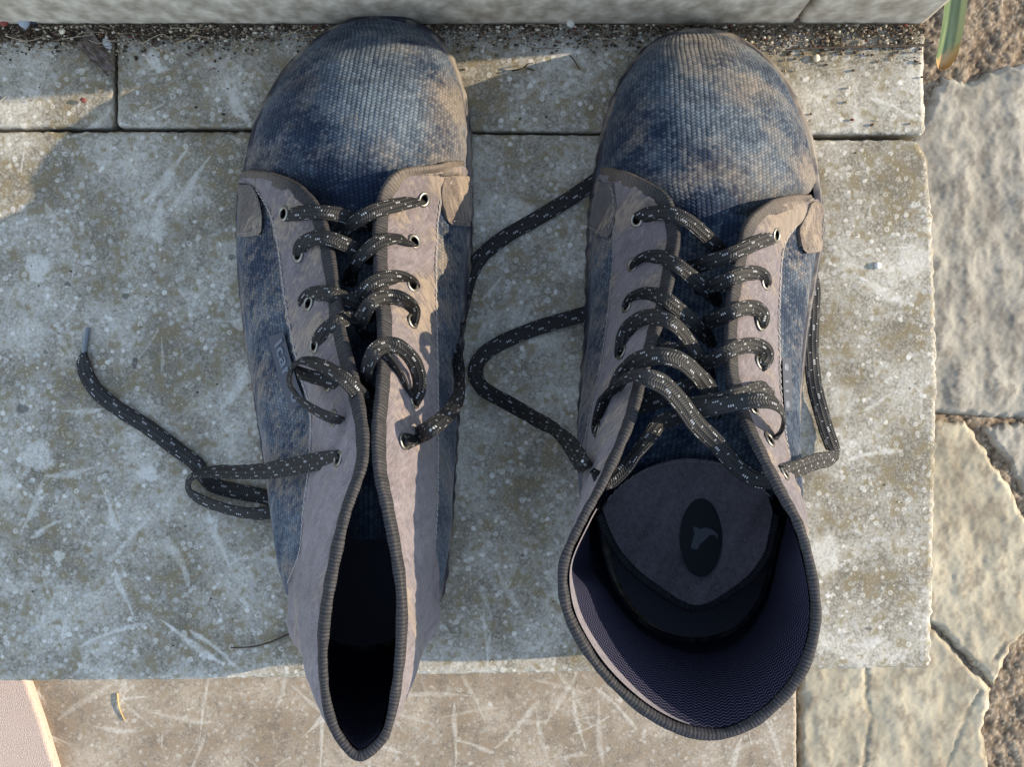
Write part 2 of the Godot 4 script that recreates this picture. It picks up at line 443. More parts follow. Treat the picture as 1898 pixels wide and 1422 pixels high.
func build_steps():
	var X0 := -0.275; var Z0 := -0.176; var SX := 0.49; var SZ := 0.325
	var per := 3.4
	var big := [[285, 112, 34, 14, 55, 3, 0.95], [440, 190, 48, 16, 55, 2, 0.9], [310, 325, 62, 13, -48, 2, 0.75], [352, 340, 66, 11, -50, 2, 0.7], [295, 410, 40, 24, 80, 2, 0.8], [70, 495, 30, 36, 0, 3, 0.9],
		[70, 845, 42, 36, 20, 3, 0.85], [275, 878, 27, 18, 10, 0, 0.9], [435, 720, 50, 12, -60, 2, 0.9], [130, 875, 50, 10, -8, 2, 0.7], [155, 760, 42, 8, -5, 2, 0.75], [60, 940, 55, 9, -70, 2, 0.75],
		[205, 945, 44, 9, 65, 2, 0.8], [230, 1100, 50, 9, 72, 2, 0.85], [205, 1175, 62, 8, -22, 2, 0.8], [355, 1190, 72, 11, 33, 2, 0.9], [395, 1200, 55, 9, 40, 2, 0.85], [330, 1040, 52, 17, 70, 2, 0.7],
		[405, 1000, 58, 10, 72, 2, 0.8], [240, 1000, 62, 8, -45, 2, 0.7], [110, 1030, 14, 14, 0, 0, 0.9], [85, 980, 34, 9, -25, 2, 0.8], [965, 395, 30, 42, -25, 3, 0.6], [1640, 540, 55, 14, 25, 2, 0.8],
		[1690, 480, 46, 44, 0, 3, 0.55], [1585, 215, 34, 11, 80, 2, 0.85], [1655, 200, 50, 9, 25, 2, 0.7], [1525, 1030, 42, 54, 20, 3, 0.75], [1560, 740, 30, 40, 10, 3, 0.45], [1620, 842, 52, 10, -12, 2, 0.8],
		[1740, 1147, 40, 6, 0, 2, 0.7], [1610, 1190, 34, 10, -10, 2, 0.7], [1470, 85, 40, 14, -5, 2, 0.7], [940, 1090, 52, 9, 58, 2, 0.5], [1030, 1090, 44, 12, 55, 2, 0.4], [900, 1115, 38, 8, 75, 2, 0.45],
		[1000, 880, 60, 12, 15, 2, 0.3], [445, 600, 20, 16, 20, 0, 0.75], [100, 400, 30, 10, 60, 2, 0.6], [170, 230, 40, 9, -35, 2, 0.7], [55, 170, 20, 10, 15, 0, 0.7], [90, 90, 16, 16, 0, 1, 0.8],
		[250, 672, 7, 15, 5, 0, -0.75], [233, 548, 9, 8, 0, 0, -0.6], [42, 757, 15, 12, 10, 0, -0.6], [126, 526, 8, 6, 20, 0, -0.6], [430, 476, 10, 8, 20, 0, -0.6], [85, 653, 6, 5, 0, 0, -0.5], [1608, 1165, 9, 4, 5, 0, -0.7],
		[1060, 160, 26, 20, 0, 1, 0.5], [900, 1190, 60, 5, 88, 2, 0.5], [870, 1000, 95, 3, 88, 2, 0.35], [150, 130, 9, 9, 0, 0, 0.8], [120, 640, 24, 9, 70, 2, 0.5], [345, 560, 30, 8, 65, 2, 0.5], [345, 480, 60, 22, -60, 2, 0.35]]
	var tex := stone_image(int(SX * 1000 * per), int(SZ * 1000 * per), 41, Color(0.45, 0.42, 0.36), Color(0.77, 0.75, 0.70), Color(0.47, 0.415, 0.30), per, 11000, 300, big, X0, Z0, 0)
	var m := std("limestone", Color.WHITE, 0.62); m.albedo_texture = tex; m.metallic_specular = 0.35
	m.heightmap_enabled = true; m.heightmap_texture = tex; m.heightmap_scale = 0.035; m.texture_repeat = true
	var steps := base("stone_step", Vector3(0, -0.15, 0), "grey shell limestone step with three slabs under both boots", "step")
	slab("slab", steps, [Vector2(-150, 243), Vector2(480, 243), Vector2(1120, 250), Vector2(1500, 257), Vector2(1690, 259), Vector2(1704, 265), Vector2(1719, 292), Vector2(1723, 335), Vector2(1729, 420), Vector2(1734, 520), Vector2(1736, 700), Vector2(1734, 900), Vector2(1731, 1000), Vector2(1729, 1100), Vector2(1725, 1239),
		Vector2(1480, 1242), Vector2(1104, 1246), Vector2(800, 1252), Vector2(560, 1257), Vector2(300, 1262), Vector2(-150, 1264)], 0.0, 0.042, 0.0011, m, X0, Z0, SX, SZ, 0, 3)
	slab("slab", steps, [Vector2(216, 30), Vector2(1716, 30), Vector2(1714, 150), Vector2(1717, 249), Vector2(1500, 248), Vector2(1120, 245), Vector2(480, 238), Vector2(216, 236)], -0.0004, 0.042, 0.0005, m, X0, Z0, SX, SZ, 0, 4)
	slab("slab", steps, [Vector2(-150, 30), Vector2(210, 30), Vector2(209, 236), Vector2(-150, 239)], -0.0012, 0.042, 0.0005, m, X0, Z0, SX, SZ, 0, 5)
	# riser block under the slabs, dark mortar in the joints
	var mo := std("mortar", Color.WHITE, 0.95); mo.albedo_texture = ramp_tex(0.08, 4, 8, Color(0.25, 0.22, 0.18), Color(0.45, 0.42, 0.36)); mo.uv1_triplanar = true; mo.uv1_world_triplanar = true; mo.uv1_scale = Vector3(14, 14, 14)
	var bx := BoxMesh.new(); bx.size = Vector3(0.52, 0.14, 0.295)
	var body := part("riser", bx, mo, steps); body.position += Vector3(-0.078, -0.079, -0.0215)
	# the next step up
	var m2 := std("riser_stone", Color.WHITE, 0.8); m2.albedo_texture = ramp_tex(0.02, 6, 51, Color(0.57, 0.525, 0.45), Color(0.87, 0.83, 0.75)); m2.uv1_triplanar = true; m2.uv1_world_triplanar = true; m2.uv1_scale = Vector3(9, 6, 9)
	
	var top := base("stone_step", Vector3(-0.08, 0, -0.30), "grey riser of the next step up behind the boot toes", "step")
	slab("block", top, [Vector2(-350, -900), Vector2(1473, -900), Vector2(1473, 45), Vector2(-350, 47)], 0.17, 0.169, 0.0012, m2, X0, Z0, SX, SZ, 0, 6)
	slab("block", top, [Vector2(1478, -900), Vector2(1715, -900), Vector2(1715, 46), Vector2(1478, 45)], 0.17, 0.169, 0.0010, m2, X0, Z0, SX, SZ, 0, 7)
	# the step below
	var LX := -0.34; var LZ := 0.10; var LSX := 0.53; var LSZ := 0.20
	var lb := [[330, 1330, 62, 7, 8, 2, 0.5]]
	rng.seed = 77
	for i in 44: lb.append([rng.randf_range(60, 1470), rng.randf_range(1262, 1430), rng.randf_range(28, 75), rng.randf_range(4, 9), rng.randf_range(0, 180), 2, rng.randf_range(0.35, 0.75)])
	var ltex := stone_image(int(LSX * 2600), int(LSZ * 2600), 93, Color(0.48, 0.43, 0.365), Color(0.72, 0.67, 0.60), Color(0.54, 0.47, 0.38), 2.6, 2200, 150, lb, LX, LZ, -150, 0.45)
	var lm := std("tread_stone", Color.WHITE, 0.75); lm.albedo_texture = ltex; lm.heightmap_enabled = true; lm.heightmap_texture = ltex; lm.heightmap_scale = 0.03
	var low := base("stone_step", Vector3(-0.05, -0.19, 0.24), "buff shell limestone tread below the front edge of the step", "step")
	slab("slab", low, [Vector2(-400, 1050), Vector2(1477, 1050), Vector2(1477, 1750), Vector2(-400, 1750)], -0.15, 0.04, 0.0006, lm, LX, LZ, LSX, LSZ, -150, 8)
	# pale pink block standing on that tread
	var pm := std("pink_stone", Color(0.66, 0.535, 0.455), 0.85); pm.albedo_texture = ramp_tex(0.09, 5, 15, Color(0.80, 0.76, 0.74), Color(1, 1, 1)); pm.uv1_triplanar = true; pm.uv1_scale = Vector3(22, 22, 22)
	pm.heightmap_enabled = true; pm.heightmap_texture = noise_tex(0.1, 4, 16); pm.heightmap_scale = 0.05
	var pink := slab("stone_block", null, [Vector2(-320, 1190), Vector2(22, 1190), Vector2(50, 1262), Vector2(76, 1335), Vector2(104, 1425), Vector2(135, 1560), Vector2(-320, 1560)], -0.1425, 0.0073, 0.0002, pm, LX, LZ, LSX, LSZ, -142.5, 9, 0.0016)
	tag(pink, "pale pink smooth stone block in the bottom left corner", "stone block")

# ------------------------------------------------------------------ paving far below on the right
func seg_dist(p: Vector2, a: Vector2, b: Vector2) -> float:
	var t := clampf((p - a).dot(b - a) / maxf((b - a).length_squared(), 1e-12), 0, 1)
	return p.distance_to(a + (b - a) * t)

func flagstone(root: Node3D, poly: Array, mmh: float, hues: Array, relief: float, cracks: Array, sd: float, label := ""):
	var pg := PackedVector2Array()
	for q in poly:
		var w := W(q.x, q.y, mmh); pg.append(Vector2(w.x, w.z))
	var cks := []
	for c in cracks:
		var l := []
		for q in c:
			var w := W(q[0], q[1], mmh); l.append(Vector2(w.x, w.z))
		cks.append(l)
	var lo := pg[0]; var hi := pg[0]
	for q in pg: lo = lo.min(q); hi = hi.max(q)
	lo -= Vector2(0.006, 0.006); hi += Vector2(0.006, 0.006)
	var st := 0.00105
	var nx := int((hi.x - lo.x) / st) + 1; var ny := int((hi.y - lo.y) / st) + 1
	var G := PackedVector3Array(); G.resize(nx * ny); var C := PackedColorArray(); C.resize(nx * ny); var S := PackedByteArray(); S.resize(nx * ny); var Dd := PackedFloat32Array(); Dd.resize(nx * ny)
	var top := mmh * 0.001; var m := pg.size()
	for i in ny:
		for j in nx:
			var p := lo + Vector2(j, i) * st
			var d := 1.0
			for k in m: d = minf(d, seg_dist(p, pg[k], pg[(k + 1) % m]))
			if not Geometry2D.is_point_in_polygon(p, pg): d = -d
			d += 0.0022 * nz.get_noise_2d(p.x * 90 + sd, p.y * 90)
			var n1 := nz.get_noise_2d(p.x * 24 + sd, p.y * 14); var n2 := nz_patch.get_noise_2d(p.x * 75, p.y * 55 + sd); var n3 := nz_fine.get_noise_2d(p.x * 320, p.y * 260 + sd)
			var h := relief * 1.05 * (n1 * 1.6 + nz.get_noise_2d(p.x * 46, p.y * 28 + sd) * 0.8 + n2 * 0.5 + n3 * 0.16)
			var e := clampf(1.0 - d / 0.0042, 0, 1)
			h -= e * e * 0.006
			if d < 0: h += d * 3.0
			var ck := 0.0
			for l in cks:
				for k in l.size() - 1:
					var pw := p + Vector2(nz.get_noise_2d(p.x * 160, p.y * 160 + sd), nz.get_noise_2d(p.x * 160 + 50, p.y * 160)) * 0.0016
					var cd := seg_dist(pw, l[k], l[k + 1])
					ck = maxf(ck, smoothstep(1.0, 0.0, cd / (0.0024 + 0.0010 * n2)) * (0.6 + 0.5 * n1))
			h -= ck * 0.0013
			G[i * nx + j] = Vector3(p.x, top + h, p.y); Dd[i * nx + j] = d
			var c: Color = hues[0].lerp(hues[1], clampf(0.5 + n1 * 0.9 + n3 * 0.35, 0, 1))
			c = c.lerp(hues[2], clampf(0.1 + n2 * 1.3 + n3 * 0.7, 0, 0.75))
			c = c.lerp(lin(70, 62, 50), clampf(ck * 0.45 + (0.25 if d < 0.0012 + 0.001 * n3 else 0.0), 0, 0.7))
			C[i * nx + j] = c
	for i in ny - 1:
		for j in nx - 1:
			if maxf(maxf(Dd[i * nx + j], Dd[i * nx + j + 1]), maxf(Dd[i * nx + nx + j], Dd[i * nx + nx + j + 1])) < -0.004: S[i * nx + j] = 1
	var o := part("flagstone", grid(G, ny, nx, PackedVector2Array(), C, S), mat.stones, root)
	if label: o.set_meta("label", label)

func build_paving():
	var soil_m := std("soil", Color.WHITE, 0.97); soil_m.albedo_texture = ramp_tex(0.05, 5, 31, Color(0.34, 0.28, 0.22), Color(0.66, 0.58, 0.48)); soil_m.uv1_triplanar = true; soil_m.uv1_world_triplanar = true; soil_m.uv1_scale = Vector3(9, 9, 9)
	# earth that reaches well past the frame
	var pl := PlaneMesh.new(); pl.size = Vector2(24, 24)
	var g := part("ground", pl, soil_m, null); g.position = Vector3(0, -0.196, 0); g.set_meta("kind", "structure")
	var pav := Node3D.new(); pav.name = "pavement"; pav.position = Vector3(0.25, -0.19, 0.05); add_child(pav); pav.set_meta("kind", "structure")
	# rough earth between the stones
	var nx := 260; var ny := 420
	var lo := W(1440, -60, -165); var hi := W(2080, 1560, -165)
	var G := PackedVector3Array(); G.resize(nx * ny); var C := PackedColorArray(); C.resize(nx * ny)
	for i in ny:
		for j in nx:
			var p := Vector2(lerpf(lo.x, hi.x, float(j) / (nx - 1)), lerpf(lo.z, hi.z, float(i) / (ny - 1)))
			var n1 := nz.get_noise_2d(p.x * 40, p.y * 40); var n2 := nz_patch.get_noise_2d(p.x * 140, p.y * 140); var n3 := nz_fine.get_noise_2d(p.x * 420, p.y * 420)
			G[i * nx + j] = Vector3(p.x, -0.1585 + 0.0026 * n1 + 0.0010 * n2 + 0.0002 * n3, p.y)
			C[i * nx + j] = lin(92, 78, 64).lerp(lin(150, 134, 114), clampf(0.45 + n2 * 0.9 + n1 * 0.6 + n3 * 0.5, 0, 1)).lerp(lin(188, 178, 160), clampf((n3 - 0.22) * 1.6, 0, 0.45))
	part("earth", grid(G, ny, nx, PackedVector2Array(), C), mat.stones, pav)
	var grey := [lin(140, 135, 124), lin(172, 166, 153), lin(116, 109, 99)]
	var cream := [lin(156, 147, 127), lin(188, 178, 155), lin(128, 116, 100)]
	flagstone(pav, [Vector2(1640, 300), Vector2(1700, 235), Vector2(1752, 138), Vector2(1800, 150), Vector2(1832, 132), Vector2(1868, 118), Vector2(2000, 110), Vector2(2000, 770), Vector2(1836, 776), Vector2(1800, 769), Vector2(1640, 767)], -153, grey, 0.0012,
		[], 3.0)
	flagstone(pav, [Vector2(1640, 781), Vector2(1792, 778), Vector2(1846, 858), Vector2(1890, 930), Vector2(1925, 1010), Vector2(1925, 1165), Vector2(1880, 1200), Vector2(1846, 1278), Vector2(1800, 1230), Vector2(1738, 1166), Vector2(1640, 1120)], -153, cream, 0.0010,
		[[[1920, 1160], [1860, 1195], [1842, 1222]]], 11.0)
	flagstone(pav, [Vector2(1812, 785), Vector2(2000, 780), Vector2(2000, 1160), Vector2(1940, 1010), Vector2(1900, 925), Vector2(1858, 850)], -155, grey, 0.0012, [], 27.0)
	flagstone(pav, [Vector2(1480, 1116), Vector2(1640, 1123), Vector2(1737, 1170), Vector2(1799, 1234), Vector2(1842, 1284), Vector2(1826, 1352), Vector2(1850, 1520), Vector2(1480, 1520)], -153, cream, 0.0009,
		[[[1606, 1240], [1604, 1290], [1613, 1330], [1605, 1375], [1600, 1420]], [[1816, 1280], [1792, 1325], [1772, 1375], [1745, 1450]]], 19.0)

# ------------------------------------------------------------------ grit, twigs, leaf
func pebble_mesh(sd: int, rough := 0.25) -> ArrayMesh:
	var s := SphereMesh.new(); s.radius = 0.5; s.height = 1.0; s.radial_segments = 10; s.rings = 6
	var A := s.surface_get_arrays(0)
	var V: PackedVector3Array = A[Mesh.ARRAY_VERTEX]
	for i in V.size(): V[i] *= 1.0 + rough * (nz.get_noise_3d(V[i].x * 2.2 + sd * 7, V[i].y * 2.2, V[i].z * 2.2) * 2.0)
	A[Mesh.ARRAY_VERTEX] = V
	var m := ArrayMesh.new(); m.add_surface_from_arrays(Mesh.PRIMITIVE_TRIANGLES, A)
	return m

func tube(path: Array, radii: Array, m: Material, called: String, root: Node3D, col := Color(-1, 0, 0), sides := 7) -> MeshInstance3D:
	var P := resample(path, 0.0006)
	var n := P.size(); var nv := sides + 1
	var G := PackedVector3Array(); G.resize(n * nv); var C := PackedColorArray()
	var side := Vector3.UP
	for i in n:
		var t: Vector3 = (P[mini(i + 1, n - 1)] - P[maxi(i - 1, 0)]).normalized()
		var a := side.cross(t)
		if a.length() < 0.1: a = Vector3.RIGHT.cross(t)
		a = a.normalized(); var b := t.cross(a)
		var r := lerpf(radii[0], radii[1], float(i) / (n - 1)) * (1.0 + 0.25 * nz.get_noise_2d(i * 0.15, n))
		for j in nv:
			var th := TAU * j / sides
			G[i * nv + j] = P[i] + (a * cos(th) + b * -sin(th)) * r
			if col.r >= 0: C.append(col * (0.85 + 0.3 * nz_fine.get_noise_2d(i * 0.4, j)))
	return part(called, grid(G, n, nv, PackedVector2Array(), C, PackedByteArray(), false, true), m, root)

func build_debris():
	rng.seed = 5
	# a low bank of dark earth in the corner under the riser
	var nx := 620; var ny := 46
	var G := PackedVector3Array(); G.resize(nx * ny); var C := PackedColorArray(); C.resize(nx * ny); var S := PackedByteArray(); S.resize(nx * ny)
	for i in ny:
		for j in nx:
			var x := lerpf(-0.27, 0.1905, float(j) / (nx - 1)); var z := -0.1675 + 0.022 * i / (ny - 1)
			var px := 949 + x * 4000; var py := 711 + z * 4000
			var reach := 64.0 + 13.0 * nz.get_noise_2d(x * 30, 0) + 9.0 * nz_fine.get_noise_2d(x * 160, 3)
			if px < 480: reach += 14.0
			if px > 1180: reach += 8.0
			var f := (reach - py) / 40.0
			var n3 := nz_fine.get_noise_2d(x * 700, z * 700); var n2 := nz_patch.get_noise_2d(x * 240, z * 240)
			var h := -0.0016 + clampf(f, -0.5, 1.0) * 0.0042 + 0.0011 * n3 + 0.0012 * n2
			G[i * nx + j] = Vector3(x, h, z)
			var c := lin(62, 54, 44).lerp(lin(104, 92, 76), clampf(0.45 + n2 + n3 * 0.6, 0, 1))
			if px > 1180: c = c.lerp(lin(140, 122, 98), 0.55)
			C[i * nx + j] = c
			if h < -0.0020: S[i * nx + j] = 1
	var bank := part("earth", grid(G, ny, nx, PackedVector2Array(), C, S), mat.stones, null)
	tag(bank, "dark crumbly earth along the foot of the riser", "earth"); bank.set_meta("kind", "stuff")
	# grit: a few kinds of crumb, thousands of copies
	var kinds := [pebble_mesh(1, 0.35), pebble_mesh(2, 0.4), pebble_mesh(3, 0.3)]
	var mm := MultiMesh.new(); mm.transform_format = MultiMesh.TRANSFORM_3D; mm.use_colors = true; mm.mesh = kinds[0]
	var T := []; var K := []
	var hues := [lin(70, 58, 46), lin(104, 90, 74), lin(150, 138, 118), lin(198, 188, 170), lin(110, 62, 48), lin(48, 44, 42)]
	for i in 9000:
		var px := rng.randf_range(-60, 1712)
		var spread := 24.0 if px < 480 else (20.0 if px < 1180 else 28.0)
		var py := 50.0 + absf(rng.randfn(0, 1)) * spread
		if rng.randf() < 0.03: py = rng.randf_range(60, 236)
		var p := W(px, py, 0)
		var r := lerpf(0.0003, 0.0015, pow(rng.randf(), 4.2))
		var y := r * 0.3 + maxf(0, (90 - py) / 40.0) * 0.0026
		var bs := Basis.from_euler(Vector3(rng.randf() * TAU, rng.randf() * TAU, 0)).scaled(Vector3(r * rng.randf_range(0.8, 1.8), r, r * rng.randf_range(0.7, 1.2)))
		T.append(Transform3D(bs, Vector3(p.x, y, p.z)))
		var q := rng.randf()
		K.append(hues[0] if q < 0.3 else hues[1] if q < 0.6 else hues[2] if q < 0.82 else hues[3] if q < 0.92 else hues[4] if q < 0.95 else hues[5])
	for i in 260:     # strays on the big slab
		var px := rng.randf_range(-40, 1715); var p := W(px, rng.randf_range(260, 1235), 0)
		var r := lerpf(0.0003, 0.0009, pow(rng.randf(), 3.0))
		T.append(Transform3D(Basis.from_euler(Vector3(rng.randf() * TAU, rng.randf() * TAU, 0)).scaled(Vector3(r * 1.4, r * 0.6, r)), Vector3(p.x, r * 0.2, p.z)))
		K.append(hues[rng.randi() % 4])
	mm.instance_count = T.size()
	for i in T.size(): mm.set_instance_transform(i, T[i]); mm.set_instance_color(i, K[i])
	var grit := MultiMeshInstance3D.new(); grit.name = "grit"; grit.multimesh = mm; grit.material_override = mat.stones; add_child(grit)
	tag(grit, "brown and pale grit scattered below the riser", "grit"); grit.set_meta("kind", "stuff")
	# dry stalks in the bank
	var stalk := std("stalk", Color.WHITE, 0.8); stalk.vertex_color_use_as_albedo = true
	var st_all := SurfaceTool.new(); st_all.begin(Mesh.PRIMITIVE_TRIANGLES)
	for i in 75:
		var px := rng.randf_range(-40, 620) if rng.randf() < 0.72 else rng.randf_range(860, 1180)
		var a := W(px, rng.randf_range(44, 92), 3.0 + rng.randf() * 2.0)
		var ang := rng.randfn(0.0, 0.8); var l := rng.randf_range(0.005, 0.018)
		var b := a + Vector3(cos(ang), rng.randf_range(-0.08, 0.1), sin(ang) * 0.6) * l
		var mid := a.lerp(b, 0.5) + Vector3(rng.randfn(0, 0.12), 0.05, rng.randfn(0, 0.12)) * l
		if maxf(a.z, b.z) > -0.150 and px > 480: continue
		if minf(a.z, b.z) < -0.1655: continue
		var o := tube([a, mid, b], [0.00020, 0.00012], stalk, "x", null, [lin(150, 132, 104), lin(112, 94, 72), lin(182, 166, 138)][i % 3], 5)
		st_all.append_from(o.mesh, 0, Transform3D()); o.free()
	var stalks := part("dry_stalks", st_all.commit(), stalk, null); tag(stalks, "thin dry stalks lying in the earth under the riser", "stalks"); stalks.set_meta("kind", "stuff")
	# single things one can point at
	for d in [[47, 40, 16, 13, lin(150, 156, 162), "pale blue-grey pebble in the top left corner"], [62, 37, 12, 9, lin(44, 50, 64), "dark navy pebble beside the pale pebble"], [172, 24, 15, 6, lin(205, 205, 200), "white shell chip against the riser"],
		[196, 78, 13, 9, lin(180, 182, 180), "flat pale chip beside the dead leaf"], [10, 43, 9, 8, lin(130, 60, 50), "red brick crumb at the left edge"], [152, 184, 7, 5, lin(118, 66, 56), "small red crumb on the left back slab"], [118, 59, 7, 6, lin(214, 205, 180), "cream crumb at the bank edge"],
		[1515, 105, 8, 7, lin(215, 205, 180), "cream grain beside the right toe"], [1629, 491, 8, 7, lin(225, 222, 215), "white grain near the right edge of the slab"], [1057, 45, 9, 8, lin(205, 200, 188), "pale pebble at the riser between the boots"]]:
		var p := W(d[0], d[1], 3)
		var o := part("pebble", pebble_mesh(int(d[0]), 0.22), std("pebble_%d" % d[0], d[4], 0.75), null)
		var hy: float = 0.0042 if d[1] < 70 else 0.0008
		o.position = Vector3(p.x, hy, p.z); o.scale = Vector3(d[2], minf(d[2], d[3]) * 0.75, d[3]) / 4000.0 * 1.8; o.rotation.y = d[0] * 0.7
		tag(o, d[5], "pebble")
	# dead leaf, crumpled
	var lp := [Vector2(162, 50), Vector2(176, 62), Vector2(186, 80), Vector2(205, 112), Vector2(216, 132), Vector2(206, 140), Vector2(182, 122), Vector2(166, 108), Vector2(148, 88), Vector2(145, 78), Vector2(155, 68)]
	var leaf_n := 26; var LG := PackedVector3Array(); LG.resize(leaf_n * leaf_n); var LC := PackedColorArray(); LC.resize(leaf_n * leaf_n)
	for i in leaf_n:
		for j in leaf_n:
			var f := float(i) / (leaf_n - 1) * (lp.size() / 2.0)
			var k := mini(int(f), 4)
			var a: Vector2 = lp[k].lerp(lp[k + 1], f - k if k < 5 else 0.0); var b: Vector2 = lp[(11 - k) % 11].lerp(lp[10 - k], f - k)
			var q := a.lerp(b, float(j) / (leaf_n - 1))
			var p := W(q.x, q.y, 2)
			LG[i * leaf_n + j] = Vector3(p.x, 0.0016 + 0.0024 * (0.5 + nz.get_noise_2d(p.x * 160, p.z * 160)) + 0.0008 * nz_fine.get_noise_2d(p.x * 600, p.z * 600), p.z)
			LC[i * leaf_n + j] = lin(86, 74, 66).lerp(lin(120, 106, 96), 0.5 + nz_patch.get_noise_2d(p.x * 300, p.z * 300))
	var dl := part("dead_leaf", grid(LG, leaf_n, leaf_n, PackedVector2Array(), LC, PackedByteArray(), true), mat.leaf, null); tag(dl, "crumpled brown dead leaf on the back left slab", "leaf")
	var tw := base("twig", W(970, 122, 0), "forked dark twig in the sunlit strip between the toes", "twig")
	tube([W(949, 131, 1), W(962, 129, 3), W(975, 126, 2), W(990, 131, 1)], [0.0004, 0.0003], stalk, "stem", tw, lin(60, 50, 40))
	tube([W(970, 127, 2), W(978, 119, 4), W(988, 117, 2)], [0.0004, 0.0002], stalk, "branch", tw, lin(60, 50, 40))
	tag(tube([W(1056, 103, 1), W(1064, 112, 2), W(1075, 130, 1)], [0.0003, 0.0002], stalk, "twig", null, lin(70, 45, 36)), "short reddish twig near the left side of the right toe", "twig")
	tag(tube([W(428, 1201, 1), W(468, 1199, 1.5), W(500, 1191, 1.5), W(530, 1178, 1), W(552, 1168, 1)], [0.0003, 0.0005], stalk, "twig", null, lin(66, 52, 42)), "thin curved twig lying by the heel of the left boot", "twig")
	tag(tube([W(218, 1285, -149.2), W(221, 1310, -149.0), W(232, 1336, -149.4)], [0.0006, 0.0004], stalk, "straw", null, lin(205, 176, 120)), "pale straw on the lower tread", "straw")
	tag(tube([W(330, 78, 2), W(352, 70, 4), W(368, 54, 4), W(378, 44, 3)], [0.0004, 0.0003], stalk, "straw", null, lin(150, 130, 98)), "curved dry straw on the right back slab near the left toe", "straw")
	tag(tube([W(0, 189, 1), W(12, 178, 2), W(27, 160, 1)], [0.0003, 0.0003], stalk, "straw", null, lin(190, 180, 160)), "short pale straw at the left edge of the back slab", "straw")
	tag(tube([W(1455, 92, 1), W(1490, 90, 2), W(1560, 88, 2), W(1700, 84, 2), W(1730, 78, 3)], [0.0004, 0.0006], stalk, "twig", null, lin(84, 70, 56)), "long thin twig along the back edge right of the right toe", "twig")
	# green blade growing in the corner on the right
	var n := 60; var nv := 13; var BG := PackedVector3Array(); BG.resize(n * nv); var BC := PackedColorArray(); BC.resize(n * nv)
	for i in n:
		var f := float(i) / (n - 1)
		var c := [W(1744, 132, -96), W(1752, 100, -90), W(1761, 55, -80), W(1768, 0, -66), W(1776, -70, -48)]
		var p := at(c, f * 4.0)
		var wd := 0.0060 * minf(1.0, sqrt(f * 5.0) * 0.9 + 0.08)
		for j in nv:
			var v := float(j) / (nv - 1) * 2 - 1
			BG[i * nv + j] = p + Vector3(v * wd, -0.0035 * (1 - v * v) + 0.003, -v * wd * 0.15)
			var col := lin(78, 96, 62).lerp(lin(126, 142, 100), clampf(0.4 + 0.5 * sin(v * 9.0) * 0.5 + nz.get_noise_2d(v * 6, f * 2) * 0.5, 0, 1))
			if v > 0.55: col = col.lerp(lin(178, 182, 132), 0.7)
			var dry := clampf((0.30 - f + 0.08 * v + 0.1 * nz.get_noise_2d(v * 2, f * 9)) * 9.0, 0, 1)
			BC[i * nv + j] = col.lerp(lin(176, 140, 92), dry)
	var bl := part("grass_blade", grid(BG, n, nv, PackedVector2Array(), BC), mat.leaf, null); tag(bl, "green strap leaf with dry tan tip in the top right corner", "leaf")

# ------------------------------------------------------------------ boots
var S_pts := PackedVector3Array()     # samples of the boot being built, to rest laces and eyelets on
var S_pix := PackedVector2Array()
var S_nrm := PackedVector3Array()
var S_st := PackedVector2Array()

func stations(list: Array, bulge: float) -> Array:
	# each entry: sole x, y, seam x, y, mm, edge x, y, mm
	var st := []
	for q in list:
		var b := W(q[0], q[1], 11); var s := W(q[2], q[3], q[4]); var t := W(q[5], q[6], q[7])
		st.append([b, b, s, t, t])
	var n := st.size()
	for k in n:
		var b: Vector3 = st[k][0]; var s: Vector3 = st[k][2]; var t: Vector3 = st[k][4]
		if list[k].size() > 9:      # a collar that flares: wall pulled in between sole and edge
			var f: float = list[k][9]
			s = b.lerp(t, 0.46) + (Vector3(0.083, s.y, 0.062) - s).normalized() * f * 0.001
			s.y = 0.062
		var along: Vector3 = st[mini(k + 1, n - 1)][0] - st[maxi(k - 1, 0)][0]
		var o := Vector3(-along.z, 0, along.x).normalized()      # outward on the ground
		var low := b.lerp(s, 0.42); var up := s.lerp(t, 0.5)
		var l1 := b.distance_to(s); var l2 := s.distance_to(t)
		if list[k].size() > 9:
			low += o * l1 * 0.05; up -= o * l2 * 0.03
		else:
			low += (o + Vector3.UP * 0.5) * l1 * bulge
			up += (o + Vector3.UP * 0.3) * l2 * bulge * 0.6
		st[k] = [b, low, s, up, t]
	return st

func sample_surface(st: Array):
	S_pts.clear(); S_pix.clear(); S_nrm.clear(); S_st.clear()
	var n := st.size()
	for i in (n - 1) * 4 + 1:
		for j in 33:
			var s := i / 4.0; var t := j / 8.0
			var p := ev(st, s, t)
			var du := ev(st, minf(s + 0.05, n - 1), t) - ev(st, maxf(s - 0.05, 0), t)
			var dv := ev(st, s, minf(t + 0.05, 4)) - ev(st, s, maxf(t - 0.05, 0))
			S_pts.append(p); S_pix.append(pix(p)); S_nrm.append(du.cross(dv).normalized()); S_st.append(Vector2(s, t))

func nearest(q: Vector2) -> int:
	var best := 0; var bd := 1e18
	for i in S_pix.size():
		if S_nrm[i].y < -0.05: continue
		var d := S_pix[i].distance_squared_to(q) - S_pts[i].y * 1500.0
		if d < bd: bd = d; best = i
	return best

